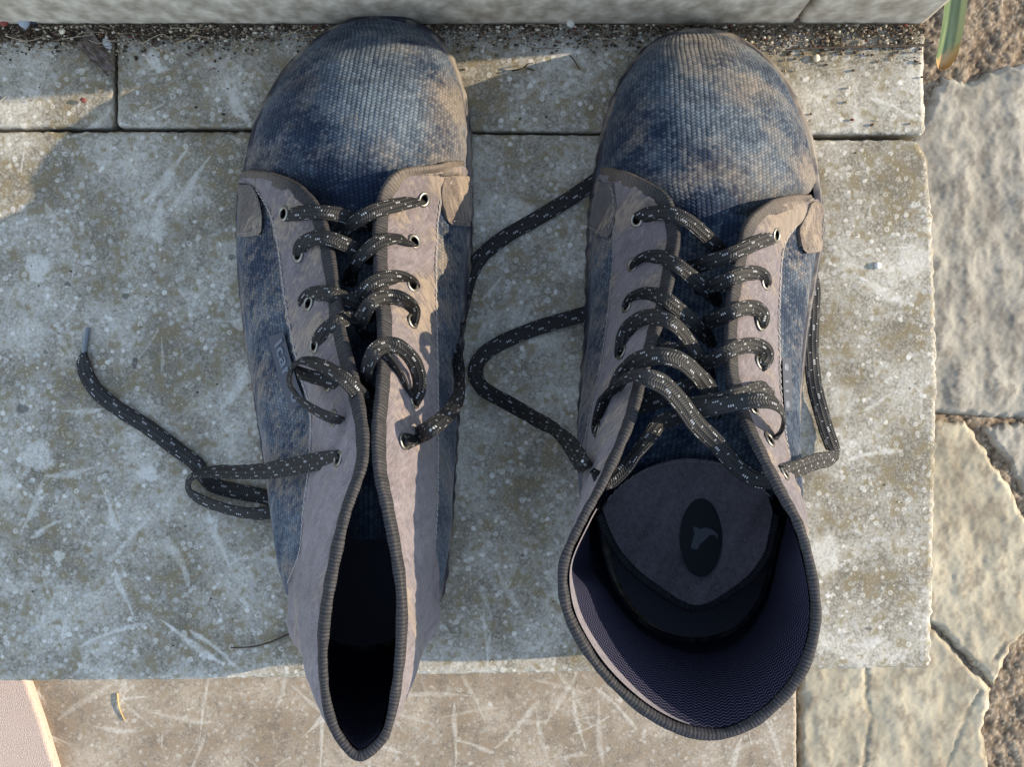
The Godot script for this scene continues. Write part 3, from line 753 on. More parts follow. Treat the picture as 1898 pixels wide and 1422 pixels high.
func weave(u: float, v: float) -> Vector2:
	# plain canvas: columns of short slanted stitches; returns height 0..1 and a number per stitch
	var c := floorf(u / 0.0021); var fu := u / 0.0021 - c - 0.5
	var odd := fposmod(c, 2.0)
	var vv := v / 0.00148 + odd * 0.5 + fu * (0.5 if odd > 0.5 else -0.5)
	var r := floorf(vv); var fv := vv - r - 0.5
	var k := sqrt(maxf(0.0, 1.0 - fu * fu * 3.7)) * sqrt(maxf(0.0, 1.0 - fv * fv * 4.0))
	return Vector2(k, fposmod(sin(c * 127.1 + r * 311.7) * 43758.5, 1.0))

func canvas(called: String, root: Node3D, G: PackedVector3Array, nu: int, nv: int, swap: bool, mud_bias: float, blobs: Array, seed_off: float, loose := 1.0, rumple := 0.5) -> MeshInstance3D:
	var uv := arc_uv(G, nu, nv, 1.0)
	var N := normals(G, nu, nv)
	var C := PackedColorArray(); C.resize(nu * nv)
	var navy := Color(0.017, 0.033, 0.067); var faded_or_sheen := Color(0.165, 0.21, 0.255); var mud := Color(0.235, 0.19, 0.145)  # the pale thread tone serves fading and the painted toe sheen
	# measure rows from the middle so that the columns stay straight
	for i in nu:
		var midv: float = uv[i * nv + nv / 2].y
		for j in nv:
			var k := i * nv + j
			var wear_and_sheen := 0.28
			var q := uv[k]; q.y -= midv
			var w := weave(q.y if not swap else q.x, q.x if not swap else q.y)
			var p := G[k]
			var n1 := nz_patch.get_noise_2d(p.x * 42 + seed_off, p.z * 42 + p.y * 40); var n2 := nz_fine.get_noise_2d(p.x * 260 + seed_off, p.z * 260 + p.y * 260)
			var m := mud_bias + n1 * 0.60 + 0.55 * nz.get_noise_2d(p.x * 16 + seed_off, p.z * 20 + p.y * 10)
			var pp := pix(p)
			for b in blobs:
				if b.size() > 4: wear_and_sheen += b[4] * clampf(1.0 - pp.distance_to(Vector2(b[0], b[1])) / b[2], 0, 1)  # fifth number lays a painted sheen into the thread colour
				m += b[3] * clampf(1.0 - pp.distance_to(Vector2(b[0], b[1])) / b[2], 0, 1)
			m = clampf((m * 0.95 + n2 * (0.30 if rumple > 0.8 else 0.75) + (w.y - 0.5) * 0.22 + 0.06) * 1.1, 0, 1)
			var c := navy.lerp(faded_or_sheen, clampf(wear_and_sheen + n1 * 0.45 + nz.get_noise_2d(p.x * 22 - seed_off, p.z * 22) * 0.5 + (w.y - 0.5) * 0.35, 0, 1)).lerp(mud, m * 0.82)
			var fill := m * 0.45                       # mud sits in the gaps too
			C[k] = c * lerpf(0.05 + fill * 0.8, 1.0, w.x) * (0.88 + 0.24 * w.y)
			G[k] = p + N[k] * (0.00044 * w.x * (1.0 - fill * 0.6) * loose + 0.00016 * m * n2 - 0.0002 + 0.0009 * rumple * nz.get_noise_2d(p.x * 34 + seed_off, p.z * 26) + 0.0005 * rumple * nz.get_noise_2d(p.x * 12, p.z * 90 + seed_off))
	return part(called, grid(G, nu, nv, uv, C), mat.canvas, root)

func suede(called: String, root: Node3D, G0: PackedVector3Array, nu: int, nv0: int, lift: float, tone: Color, mud_bias: float, blobs: Array, holes: Array, seed_off: float, thick := 0.0014, streak := 0.5) -> MeshInstance3D:
	var N0 := normals(G0, nu, nv0)
	var nv := nv0 + 2
	var G := PackedVector3Array(); G.resize(nu * nv); var C := PackedColorArray(); C.resize(nu * nv); var S := PackedByteArray(); S.resize(nu * nv)
	var mud := Color(0.36, 0.285, 0.215); var dust := Color(0.175, 0.145, 0.120)
	for i in nu:
		for j in nv:
			var jj := clampi(j - 2, 0, nv0 - 1)
			var b := G0[i * nv0 + jj]; var n := N0[i * nv0 + jj]
			var l := lift
			if j == 0: l = lift - thick
			elif j == 1: l = lift - thick * 0.3
			if i == 0 or i == nu - 1: l = lift - thick
			l -= lift * 0.75 * smoothstep(0.86, 1.0, float(j) / nv) * (1.0 if holes.size() else 0.0)
			var p := b + n * l
			var n1 := nz_patch.get_noise_2d(p.x * 36 + seed_off, p.z * 36 + p.y * 30); var n2 := nz_fine.get_noise_2d(p.x * 300 + seed_off, p.z * 300 + p.y * 300); var n3 := nz.get_noise_2d(p.x * 110 + p.z * 60, p.z * 20 + p.y * 90 + seed_off)
			var n4 := nz_patch.get_noise_2d(p.z * 70 - seed_off, p.x * 70 + p.y * 60)
			var m := mud_bias + n1 * 1.1
			var pp := pix(p)
			for q in blobs: m += q[3] * clampf(1.2 - pp.distance_to(Vector2(q[0], q[1])) / q[2], 0, 1)
			var md := clampf((m + n2 * 0.6 - 0.30) * 1.9, 0, 0.9); var du := clampf(m * 0.9 + n3 * streak, 0, 0.85)
			var n5 := nz_fine.get_noise_2d(p.x * 1100 + p.y * 500, p.z * 1100 - p.y * 700)
			C[i * nv + j] = (tone * (1.0 + 0.26 * n3 + 0.22 * n2 + 0.24 * n1 + 0.45 * n5)).lerp(Color(0.15, 0.115, 0.095), clampf(n4 * 0.8 - 0.02, 0, 0.4) * clampf(streak * 2.0 - 0.4, 0, 1)).lerp(dust, du * (1 - md)).lerp(mud * (1.0 + 0.25 * n2), md)
			G[i * nv + j] = p + n * (0.00045 * md * (0.7 + n2) * (1.0 - smoothstep(0.84, 0.95, float(j) / nv)) + 0.00025 * n3 + 0.0004 * nz.get_noise_2d(p.z * 60, p.y * 60 + p.x * 20) + 0.0006 * nz_patch.get_noise_2d(p.z * 120 + p.x * 40, p.x * 25 + p.y * 18) + 0.00006 * n5)
	if nv0 == 72 and nu == 120:      # small patches have rounded corners
		for i in nu:
			for j in nv:
				var u := absf(i / 119.0 - 0.5) * 2.0; var v := absf(maxf(j - 2, 0) / 71.0 - 0.5) * 2.0
				if Vector2(maxf(u - 0.80, 0) / 0.20, maxf(v - 0.72, 0) / 0.28).length() > 1.0: S[i * nv + j] = 1
	if holes.size():
		for i in nu - 1:
			for j in nv - 1:
				var c := (G[i * nv + j] + G[(i + 1) * nv + j + 1]) * 0.5
				for h in holes:
					if c.distance_squared_to(h) < 0.0021 * 0.0021: S[i * nv + j] = 1
	return part(called, grid(G, nu, nv, arc_uv(G, nu, nv, 1.0), C, S), mat.suede, root)

func binding(root: Node3D, st: Array, sa: float, sb: float, wide: float, fat: float, muddy: Array, called := "binding"):
	# ribbed tape folded over the edge of the flaps and the collar
	var m := 500; var P := []; var Dv := []; var lens := [0.0]
	for k in m + 1:
		var s := lerpf(sa, sb, float(k) / m)
		var p := ev(st, s, 4.0)
		P.append(p); Dv.append((p - ev(st, s, 3.4)).normalized())
		if k: lens.append(lens[k - 1] + P[k].distance_to(P[k - 1]))
	var total: float = lens[m]; var step := 0.00031; var n := int(total / step); var nv := 17
	var G := PackedVector3Array(); G.resize(n * nv); var C := PackedColorArray(); C.resize(n * nv)
	var q := 0
	for i in n:
		var want := total * i / (n - 1)
		while q < m - 1 and lens[q + 1] < want: q += 1
		var f: float = clampf((want - lens[q]) / maxf(lens[q + 1] - lens[q], 1e-9), 0, 1)
		var p: Vector3 = P[q].lerp(P[q + 1], f); var d: Vector3 = Dv[q].lerp(Dv[q + 1], f).normalized()
		var t: Vector3 = (P[mini(q + 2, m)] - P[maxi(q - 1, 0)]).normalized()
		var nn := t.cross(d).normalized()
		d = nn.cross(t)
		var ph := want / 0.00128 + 0.6 * nz.get_noise_1d(want * 90) + 0.25 * nz_fine.get_noise_1d(want * 500)
		var rib := 0.5 + 0.5 * cos(ph * TAU)
		var pp := pix(p)
		var md := 0.0
		for b in muddy: md = maxf(md, b[3] * clampf(1.4 - pp.distance_to(Vector2(b[0], b[1])) / b[2], 0, 1))
		var swell := 1.0 + 0.16 * nz.get_noise_1d(want * 45)
		var flat_ := 1.0 - 0.25 * clampf(1.0 - (minf(want, total - want) - 0.03) / 0.02, 0, 1)
		var endcap := clampf(minf(want, total - want) / 0.002, 0.15, 1.0)
		for j in nv:
			var th := TAU * j / (nv - 1)
			var ca := cos(th); var sn := sin(th)
			var r := (1.0 + 0.05 * rib) * swell * endcap
			G[i * nv + j] = p - d * 0.0006 + (d * signf(sn) * pow(absf(sn), 0.7) * wide + nn * signf(ca) * pow(absf(ca), 0.6) * fat * flat_ * (0.9 + 0.25 * nz.get_noise_2d(want * 70, 5.0))) * r
			var n2 := nz_fine.get_noise_2d(want * 900, j * 0.7)
			var c := Color(0.012, 0.012, 0.014).lerp(Color(0.062, 0.058, 0.060), rib * (0.7 + n2 * 0.9))
			C[i * nv + j] = c.lerp(Color(0.20, 0.16, 0.125) * (0.6 + 0.4 * rib), clampf(md + n2 * 0.5 * md, 0, 0.9))
	part(called, grid(G, n, nv, PackedVector2Array(), C, PackedByteArray(), false, true), mat.tape, root)

func lace_path(spec: Array) -> Array:
	# px, py, mm above the boot there; values from 200 up are mm above the step plus 200
	var out := []
	for q in spec:
		if q[2] >= 200: out.append(W(q[0], q[1], q[2] - 200.0))
		else:
			var k := nearest(Vector2(q[0], q[1]))
			var h: float = S_pts[k].y * 1000.0 + q[2]
			out.append(W(q[0], q[1], h))
	return out

func ribbon(path: Array, wide: float, fat: float, twist: Array, roll := 0.0) -> ArrayMesh:
	var P := resample(path, 0.0007)
	var n := P.size(); var sides := 16; var nv := sides + 1
	var G := PackedVector3Array(); G.resize(n * nv); var uv := PackedVector2Array(); uv.resize(n * nv)
	var up := Vector3.UP; var along := 0.0
	for i in n:
		var t: Vector3 = (P[mini(i + 1, n - 1)] - P[maxi(i - 1, 0)]).normalized()
		if i: along += P[i].distance_to(P[i - 1])
		# face the lace up where it can; carry the face along where it dives
		var want := Vector3.UP - t * t.y
		var carried := up - t * up.dot(t)
		var wgt := clampf(want.length() * 1.3 - 0.25, 0.0, 1.0) * 0.25
		if i == 0: wgt = 1.0 if want.length() > 0.3 else 0.0
		if want.length() > 0.05: want = want.normalized()
		up = (carried.normalized().lerp(want, wgt)).normalized() if carried.length() > 0.05 else want
		var side := t.cross(up).normalized()
		var f := float(i) / (n - 1)
		var taper := lerpf(0.42, 1.0, smoothstep(0.0, 8.0, float(n - 1 - i)))
		var tw := 0.0
		if twist.size() > 1:
			var x := f * (twist.size() - 1); var k := mini(int(x), twist.size() - 2)
			tw = deg_to_rad(lerpf(twist[k], twist[k + 1], x - k))
		elif twist.size() == 1: tw = deg_to_rad(twist[0])
		tw += 0.30 * nz.get_noise_2d(along * 38, path[0].z * 500)
		var a := side * cos(tw) + up * sin(tw); var b := up * cos(tw) - side * sin(tw)
		var squeeze := 1.0 + 0.05 * nz.get_noise_1d(along * 120 + path[0].x * 900)
		for j in nv:
			var th := TAU * j / sides
			var c := cos(th); var s := sin(th)
			var x := signf(c) * pow(absf(c), 0.75) * wide * 0.5 * squeeze * taper; var y := signf(s) * pow(absf(s), 0.8) * fat * 0.5 * (1.0 - 0.12 * cos(th * 2.0))
			G[i * nv + j] = P[i] + a * x + b * -y
			uv[i * nv + j] = Vector2(along / 0.016 + path[0].z * 31.0, float(j) / sides)
	return grid(G, n, nv, uv, PackedColorArray(), PackedByteArray(), false, true)

func laces(root: Node3D, specs: Array):
	var all := SurfaceTool.new(); all.begin(Mesh.PRIMITIVE_TRIANGLES)
	for s in specs:
		var tw: Array = s[1] if s.size() > 1 else []
		var wd: float = s[2] if s.size() > 2 else 0.0061
		all.append_from(ribbon(lace_path(s[0]), wd, 0.0014, tw), 0, Transform3D())
	part("lace", all.commit(), mat.lace, root)

func stitches(root: Node3D, pts: Array, m: Material, size := 1.0):
	# a run of thread bars along a seam
	var all := SurfaceTool.new(); all.begin(Mesh.PRIMITIVE_TRIANGLES)
	var cap := CapsuleMesh.new(); cap.radius = 0.00034 * size; cap.height = 0.0027 * size; cap.radial_segments = 6; cap.rings = 1
	var P := resample(pts, 0.0031 * size)
	for i in P.size() - 1:
		var a: Vector3 = P[i]; var b: Vector3 = P[i + 1]
		var y := (b - a).normalized(); var x := y.cross(Vector3.UP).normalized(); var z := x.cross(y)
		var tilt := 0.10 * sin(i * 2.1)
		var bs := Basis(x, y, z).rotated(z.normalized(), 0.16 + tilt)
		all.append_from(cap, 0, Transform3D(bs, (a + b) * 0.5))
	var o := part("stitching", all.commit(), m, root); o.set_meta("kind", "stuff")

func eyelets(root: Node3D, list: Array) -> Array:
	var holes := []
	var tor := TorusMesh.new(); tor.inner_radius = 0.0019; tor.outer_radius = 0.0033; tor.rings = 28; tor.ring_segments = 10
	for q in list:
		var k := nearest(Vector2(q[0], q[1]))
		# refine: slide from the nearest sample to the exact spot at the same height
		var p := W(q[0], q[1], S_pts[k].y * 1000.0)
		var n := S_nrm[k]
		p = S_pts[k] + (p - S_pts[k]) - n * (p - S_pts[k]).dot(n)
		holes.append(p + n * 0.0013)
		var o := MeshInstance3D.new(); o.name = "eyelet"; o.mesh = tor; o.material_override = mat.metal; root.add_child(o, true)
		var x := n.cross(Vector3.FORWARD).normalized()
		o.transform = Transform3D(Basis(x, n, x.cross(n)) * Basis.from_scale(Vector3(1, 0.62, 1)), p + n * 0.0016 - root.position)
	return holes

func toe(root: Node3D, rows: Array, skew: float, bias: float, blobs: Array, so: float):
	# rows: y, left x, right x, ridge height
	var st := []
	for r in rows:
		var col := []
		for k in 17:
			var th := -cos(PI * k / 16.0)
			var u := (th - skew) / (1.0 + skew) if th < skew else (th - skew) / (1.0 - skew)
			var e := pow(maxf(0.0, 1.0 - pow(absf(u), 2.15)), 0.52)
			var hh: float = 10.0 + (r[3] - 10.0) * e
			# the outline was read at the widest place: keep px there, rise over it
			col.append(W(lerpf(r[1], r[2], th * 0.5 + 0.5), r[0] + (r[4] if r.size() > 4 else 0.0) * e, hh))
		st.append(col)
	var n := st.size()
	var t0 := []; var t1 := []
	for k in n: t0.append(0.0); t1.append(16.0)
	var G := loft(st, 0, n - 1, t0, t1, 360, 380)
	canvas("toe_cap", root, G, 360, 380, false, bias - 0.08, blobs, so, 1.0, 1.0)
	return st

func sole(root: Node3D, loop: Array, muddy: Array):
	var pts := []
	for q in loop: pts.append(W(q[0], q[1], 8))
	pts.append(pts[0]); pts.append(pts[1]); pts.append(pts[2])
	var P := resample(pts, 0.0016)
	# cut the closing overlap
	var cut := P.size()
	for i in range(P.size() / 2, P.size()):
		if P[i].distance_to(pts[1]) < 0.0012: cut = i; break
	var first := 0
	for i in 200:
		if P[i].distance_to(pts[1]) < 0.0012: first = i; break
	P = P.slice(first, cut)
	var n := P.size()
	var prof := [[-0.004, 0.0004], [0.0004, 0.0009], [0.0014, 0.003], [0.0016, 0.0085], [0.0010, 0.0112], [-0.0002, 0.0122], [-0.0030, 0.0122]]
	var nv := prof.size(); var G := PackedVector3Array(); G.resize((n + 1) * nv); var C := PackedColorArray(); C.resize((n + 1) * nv)
	for i in n + 1:
		var a: Vector3 = P[(i + n - 2) % n]; var b: Vector3 = P[(i + 2) % n]
		var t := (b - a).normalized(); var o := Vector3(-t.z, 0, t.x)
		for j in nv:
			var p: Vector3 = P[i % n] + o * prof[j][0]
			var tread := 0.00035 * sin(i * 1.15) if j > 0 and j < 4 else 0.0
			G[i * nv + j] = Vector3(p.x, prof[j][1], p.z) + o * tread
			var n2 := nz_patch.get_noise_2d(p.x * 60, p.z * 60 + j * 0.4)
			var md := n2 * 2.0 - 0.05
			for q in muddy: md += 1.1 * clampf(1.3 - pix(p).distance_to(Vector2(q[0], q[1])) / q[2], 0, 1)  # spots add mud; on the left boot they paint sunlight on the rand
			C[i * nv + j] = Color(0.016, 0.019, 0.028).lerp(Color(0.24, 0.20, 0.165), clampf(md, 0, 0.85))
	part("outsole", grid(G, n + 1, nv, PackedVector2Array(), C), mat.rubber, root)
	var poly := PackedVector2Array()
	for i in n: poly.append(Vector2(P[i].x, P[i].z))
	var tri := Geometry2D.triangulate_polygon(poly)
	for pass_ in 2:
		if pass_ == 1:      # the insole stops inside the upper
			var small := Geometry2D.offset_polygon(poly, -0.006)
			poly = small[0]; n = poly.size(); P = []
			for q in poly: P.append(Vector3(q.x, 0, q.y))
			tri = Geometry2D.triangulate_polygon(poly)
		var V := PackedVector3Array(); var N := PackedVector3Array(); var I := PackedInt32Array(); var CC := PackedColorArray()
		for i in n:
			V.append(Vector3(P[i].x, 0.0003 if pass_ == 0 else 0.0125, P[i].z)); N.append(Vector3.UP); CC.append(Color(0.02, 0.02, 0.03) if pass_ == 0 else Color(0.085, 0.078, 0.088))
		for k in range(0, tri.size(), 3):
			var a := tri[k]; var b := tri[k + 1]; var c := tri[k + 2]
			if (V[c] - V[a]).cross(V[b] - V[a]).y < 0:
				var sw := b; b = c; c = sw
			I.append_array([a, b, c])
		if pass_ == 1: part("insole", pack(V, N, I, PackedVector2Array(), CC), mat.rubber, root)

func filled(n: int, v: float) -> Array:
	var a := []; a.resize(n); a.fill(v)
	return a

func on_patch(corners: Array, st: Array, nu: int, nv: int) -> PackedVector3Array:
	# a small four-cornered piece laid on the boot: corners in photograph pixels, clockwise from top left
	var c := []
	for q in corners: c.append(S_st[nearest(q)])
	var G := PackedVector3Array()
	for i in nu:
		for j in nv:
			var f := float(i) / (nu - 1); var g := float(j) / (nv - 1)
			var a: Vector2 = c[0].lerp(c[3], f); var b: Vector2 = c[1].lerp(c[2], f)
			var st2 := a.lerp(b, g)
			G.append(ev(st, st2.x, st2.y))
	return G

func patch_thread(root: Node3D, g: PackedVector3Array):
	# a seam just inside the edge of a front patch
	var N := normals(g, 120, 72); var line := []
	for q in [[14, 64], [40, 66], [70, 66], [100, 64], [112, 54], [112, 30], [112, 8]]:
		var k: int = q[0] * 72 + q[1]
		line.append(g[k] + N[k] * 0.0023)
	stitches(root, line, mat.old_thread, 0.85)

func text_on(root: Node3D, txt: String, at_p: Vector3, right: Vector3, n: Vector3, size: float):
	var tm := TextMesh.new(); tm.text = txt; tm.font_size = 64; tm.pixel_size = size / 64.0; tm.depth = 0.0006
	var f := SystemFont.new(); f.font_names = PackedStringArray(["Droid Sans"]); f.font_weight = 700; tm.font = f
	var o := MeshInstance3D.new(); o.name = "lettering"; o.mesh = tm; o.material_override = mat.tag_letter
	var z := n; var x := (right - n * right.dot(n)).normalized(); var y := z.cross(x)
	root.add_child(o, true)
	o.transform = Transform3D(Basis(x, y, z), at_p)

func shell(root: Node3D, st: Array, seam: Array, cfg: Dictionary):
	# the parts every boot has, from its stations
	var n := st.size()
	var z0 := filled(n, 0.0); var z4 := filled(n, 4.0)
	# canvas side panels below the seam, left run and right run
	for run in cfg.panels:
		var cols := st.slice(run[0], run[1] + 1); var t1 := []
		for k in range(run[0], run[1] + 1): t1.append(minf(seam[k] + 0.18, 4.0))
		var G := loft(cols, 0, cols.size() - 1, filled(cols.size(), 0.0), t1, run[2], run[3])
		canvas("side_panel", root, G, run[2], run[3], false, run[4], cfg.canvas_mud_sheen, cfg.seed, 0.9)
	# suede above it, all the way round the heel
	var GS := loft(st, 0, n - 1, seam, filled(n, 3.92), 780, 98)
	suede("suede_upper", root, GS, 780, 98, 0.0012, cfg.tone, cfg.suede_bias, cfg.suede_mud, cfg.holes, cfg.seed)
	# lining
	var GL := loft(st, 0, n - 1, z0, filled(n, 3.98), 420, 70)
	var NL := normals(GL, 420, 70)
	var SL := PackedByteArray(); SL.resize(420 * 70)
	for i in 420:
		for j in 70:
			GL[i * 70 + j] -= NL[i * 70 + j] * 0.0022
			for h in cfg.holes:
				if GL[i * 70 + j].distance_squared_to(h) < 0.0044 * 0.0044 and i > 0 and j > 0: SL[i * 70 + j] = 1; SL[(i - 1) * 70 + j] = 1; SL[i * 70 + j - 1] = 1; SL[(i - 1) * 70 + j - 1] = 1
	part("lining", grid(GL, 420, 70, arc_uv(GL, 420, 70, 1.0), PackedColorArray(), SL, true), mat.lining, root)
	if cfg.has("band"):
		inner_band(root, st, cfg)
	binding(root, st, 0.0, n - 1.0, 0.0031, 0.0018, cfg.tape_mud)
	# seam stitching
	for run in cfg.seams:
		var line := []
		for k in range(run[0], run[1] + 1):
			var p := ev(st, k, seam[k] + 0.09)
			var q := nearest(pix(p))
			line.append(p + S_nrm[q] * 0.0016)
		stitches(root, line, run[2], 0.85)

func inner_band(root: Node3D, st: Array, cfg: Dictionary):
	var n := st.size(); var band_tone: Color = cfg.tone
	var from := []
	for k in n: from.append(lerpf(3.985, 3.80, clampf(minf(k - cfg.band[0], cfg.band[1] - k) / 2.0, 0.0, 1.0)))
	var GB := loft(st, cfg.band[0], cfg.band[1], from, filled(n, 3.995), 300, 14)
	var NB := normals(GB, 300, 14)
	var CB := PackedColorArray(); CB.resize(300 * 14)
	for k in GB.size():
		GB[k] -= NB[k] * lerpf(0.0029, 0.0025, (k % 14) / 13.0)
		CB[k] = band_tone * (1.0 + 0.3 * nz_fine.get_noise_3d(GB[k].x * 400, GB[k].y * 400, GB[k].z * 400))
	part("collar_band", grid(GB, 300, 14, arc_uv(GB, 300, 14, 1.0), CB, PackedByteArray(), true), mat.suede, root)

func seam_list(list: Array) -> Array:
	var out := []
	for q in list: out.append(float(q[8]) if q.size() > 8 else 2.0)
	return out

func build_left_boot():
	var root := base("boot", Vector3(-0.071, 0, -0.02), "left-hand navy canvas and grey suede ankle boot with pinched collar", "boot", "pair of muddy lace-up boots")
	var L := [[446, 336, 449, 331, 15, 452, 325, 23, 0.6], [441, 378, 480, 352, 31, 495, 329, 40], [440, 425, 503, 396, 41, 545, 347, 52], [441, 478, 514, 437, 46, 584, 385, 60], [445, 535, 521, 484, 47, 602, 435, 64], [452, 598, 530, 555, 51, 615, 500, 71], [462, 665, 545, 632, 56, 631, 612, 86],
		[472, 738, 560, 700, 60, 652, 695, 97], [484, 815, 578, 765, 63, 670, 775, 108], [495, 890, 576, 860, 64, 673, 855, 116], [505, 962, 566, 950, 62, 641, 953, 124], [516, 1030, 560, 1024, 56, 617, 1060, 127], [530, 1084, 552, 1078, 42, 604, 1140, 128, 1.4], [548, 1132, 566, 1180, 60, 599, 1215, 128, 0.0],
		[575, 1176, 586, 1235, 60, 605, 1295, 128, 0.0], [615, 1206, 618, 1285, 60, 624, 1358, 129, 0.0], [665, 1217, 666, 1306, 60, 664, 1401, 130, 0.0], [712, 1211, 712, 1292, 60, 706, 1374, 130, 0.0], [750, 1192, 740, 1260, 60, 724, 1332, 129, 0.0], [780, 1163, 768, 1210, 60, 736, 1264, 128, 0.0], [803, 1128, 785, 1150, 60, 743, 1192, 127, 0.0],
		[819, 1076, 797, 1075, 42, 744, 1111, 127, 1.4], [827, 1008, 802, 1000, 55, 736, 1040, 125], [833, 930, 807, 925, 60, 718, 945, 122], [838, 850, 808, 852, 60, 703, 870, 117], [843, 770, 809, 775, 57, 701, 790, 109], [848, 690, 808, 700, 53, 709, 700, 98], [853, 610, 807, 610, 48, 711, 605, 86], [860, 530, 806, 525, 44, 705, 520, 74],
		[866, 460, 808, 455, 40, 702, 448, 66], [868, 410, 811, 405, 36, 705, 398, 61], [868, 372, 818, 362, 38, 715, 358, 60], [867, 346, 836, 336, 34, 748, 324, 56], [866, 328, 852, 321, 26, 818, 312, 45, 0.6], [866, 318, 863, 313, 17, 858, 308, 25, 0.6]]
	var st := stations(L, 0.075); var seam := seam_list(L)
	sample_surface(st)
	var holes := eyelets(root, [[533, 398], [559, 474], [574, 563], [589, 641], [612, 712], [627, 775], [630, 851], [780, 369], [766, 449], [760, 530], [761, 597], [760, 672], [760, 745], [748, 819]])
	var mud_and_sheen := [[690, 190, 130, -0.25, 0.85], [560, 250, 80, -0.25, -0.3], [620, 320, 70, -0.3, -0.3], [760, 280, 70, 0.1, 0.2], [845, 200, 90, 0.9], [850, 300, 70, 1.0], [800, 250, 60, 0.4], [540, 130, 70, 0.5], [480, 300, 60, 0.45], [455, 560, 60, 0.5], [470, 700, 60, 0.45], [500, 880, 60, 0.5], [820, 480, 60, 0.9], [825, 570, 50, 0.8], [540, 1060, 50, 0.6], [620, 320, 40, -0.6], [560, 620, 70, -0.3]]  # first spot paints the bright sheen of the sunlit toe; others mostly mud
	shell(root, st, seam, {"panels": [[1, 13, 620, 170, 0.10], [20, 32, 560, 120, 0.05]], "canvas_mud_sheen": mud_and_sheen, "seed": 3.0, "tone": Color(0.265, 0.226, 0.234), "suede_bias": 0.02, "holes": holes,
		"suede_mud": [[830, 350, 55, 0.75], [800, 530, 40, 0.8], [795, 590, 32, 0.7], [740, 395, 30, 0.55], [790, 330, 40, 0.5], [540, 540, 110, 0.42], [500, 360, 70, 0.4], [600, 640, 90, 0.42], [560, 440, 60, 0.3], [560, 1150, 70, 0.2], [700, 950, 200, -0.35]],
		"tape_mud": [[470, 326, 60, 0.6], [790, 314, 80, 0.9], [735, 335, 30, 0.7]], "seams": [[1, 12, mat.thread], [22, 32, mat.thread]]})
	toe(root, [[31.5, 680, 702, 14, 6], [36, 657, 728, 18, 6], [44, 632, 758, 23, 6], [60, 608, 792, 30, 4], [85, 577, 816, 36], [111, 548, 834, 42.5], [145, 522, 847, 46.5], [180, 501, 857, 50], [212, 486, 862, 52], [245, 473, 866, 53.5], [282, 463, 866, 52], [316, 456, 864, 54], [345, 490, 838, 52], [385, 560, 775, 51], [430, 590, 745, 50], [480, 600, 735, 49]], 0.16, 0.0, mud_and_sheen, 1.0)
	sole(root, [[690, 34], [616, 60], [545, 118], [502, 182], [474, 246], [459, 314], [447, 370], [445, 430], [447, 490], [455, 580], [466, 660], [478, 740], [490, 820], [500, 890], [510, 960], [521, 1030], [535, 1085], [553, 1134], [580, 1178], [618, 1208], [665, 1218], [712, 1213], [750, 1196], [782, 1166], [806, 1130], [822, 1078], [830, 1008], [836, 930], [841, 850], [846, 770], [851, 690], [856, 610], [863, 530], [869, 460], [871, 400], [870, 340], [868, 250], [858, 178], [836, 112], [800, 65], [750, 40]], [[850, 180, 90], [820, 100, 40], [868, 320, 60]])  # closing spots: sunlit pallor painted into the toe rand colour
	# suede patches at the front of the sides
	var pa := on_patch([Vector2(447, 346), Vector2(472, 346), Vector2(492, 436), Vector2(444, 438)], st, 120, 72)
	suede("front_patch", root, pa, 120, 72, 0.0019, Color(0.17, 0.14, 0.12), 0.12, [], [], 9.0)
	var pb := on_patch([Vector2(822, 330), Vector2(866, 330), Vector2(866, 425), Vector2(826, 412)], st, 120, 72)
	suede("front_patch", root, pb, 120, 72, 0.0019, Color(0.24, 0.19, 0.155), 0.75, [], [], 15.0)
	for g in [pa, pb]: patch_thread(root, g)
	# side tag with raised letters, partly behind the lace
	var tg := on_patch([Vector2(505, 624), Vector2(534, 616), Vector2(574, 742), Vector2(538, 756)], st, 30, 10)
	var tn := normals(tg, 30, 10)
	for i in tg.size(): tg[i] += tn[i] * 0.0021
	var tago := part("side_tag", grid(tg, 30, 10), mat.tag_rubber, root)
	var r1: Vector3 = (tg[29 * 10 + 5] - tg[5]).normalized(); var nn: Vector3 = tn[15 * 10 + 5]
	text_on(tago, "lcar", tg[9 * 10 + 5] + nn * 0.0002, r1, nn, 0.0088)
	text_on(tago, "o", tg[25 * 10 + 5] + nn * 0.0002, r1, nn, 0.0088)
	# tongue deep inside
	var ts := []
	for q in [[380, 600, 720, 42], [450, 612, 720, 46], [560, 625, 722, 54], [680, 640, 725, 60], [800, 645, 728, 66], [920, 640, 726, 70], [1000, 650, 716, 68]]:
		ts.append([W(q[1], q[0], q[3] - 6), W(lerpf(q[1], q[2], 0.25), q[0], q[3]), W(lerpf(q[1], q[2], 0.5), q[0], q[3] + 1), W(lerpf(q[1], q[2], 0.75), q[0], q[3]), W(q[2], q[0], q[3] - 6)])
	var GT := loft(ts, 0, ts.size() - 1, filled(ts.size(), 0), filled(ts.size(), 4), 240, 60)
	canvas("tongue", root, GT, 240, 60, false, -0.5, [], 5.0)
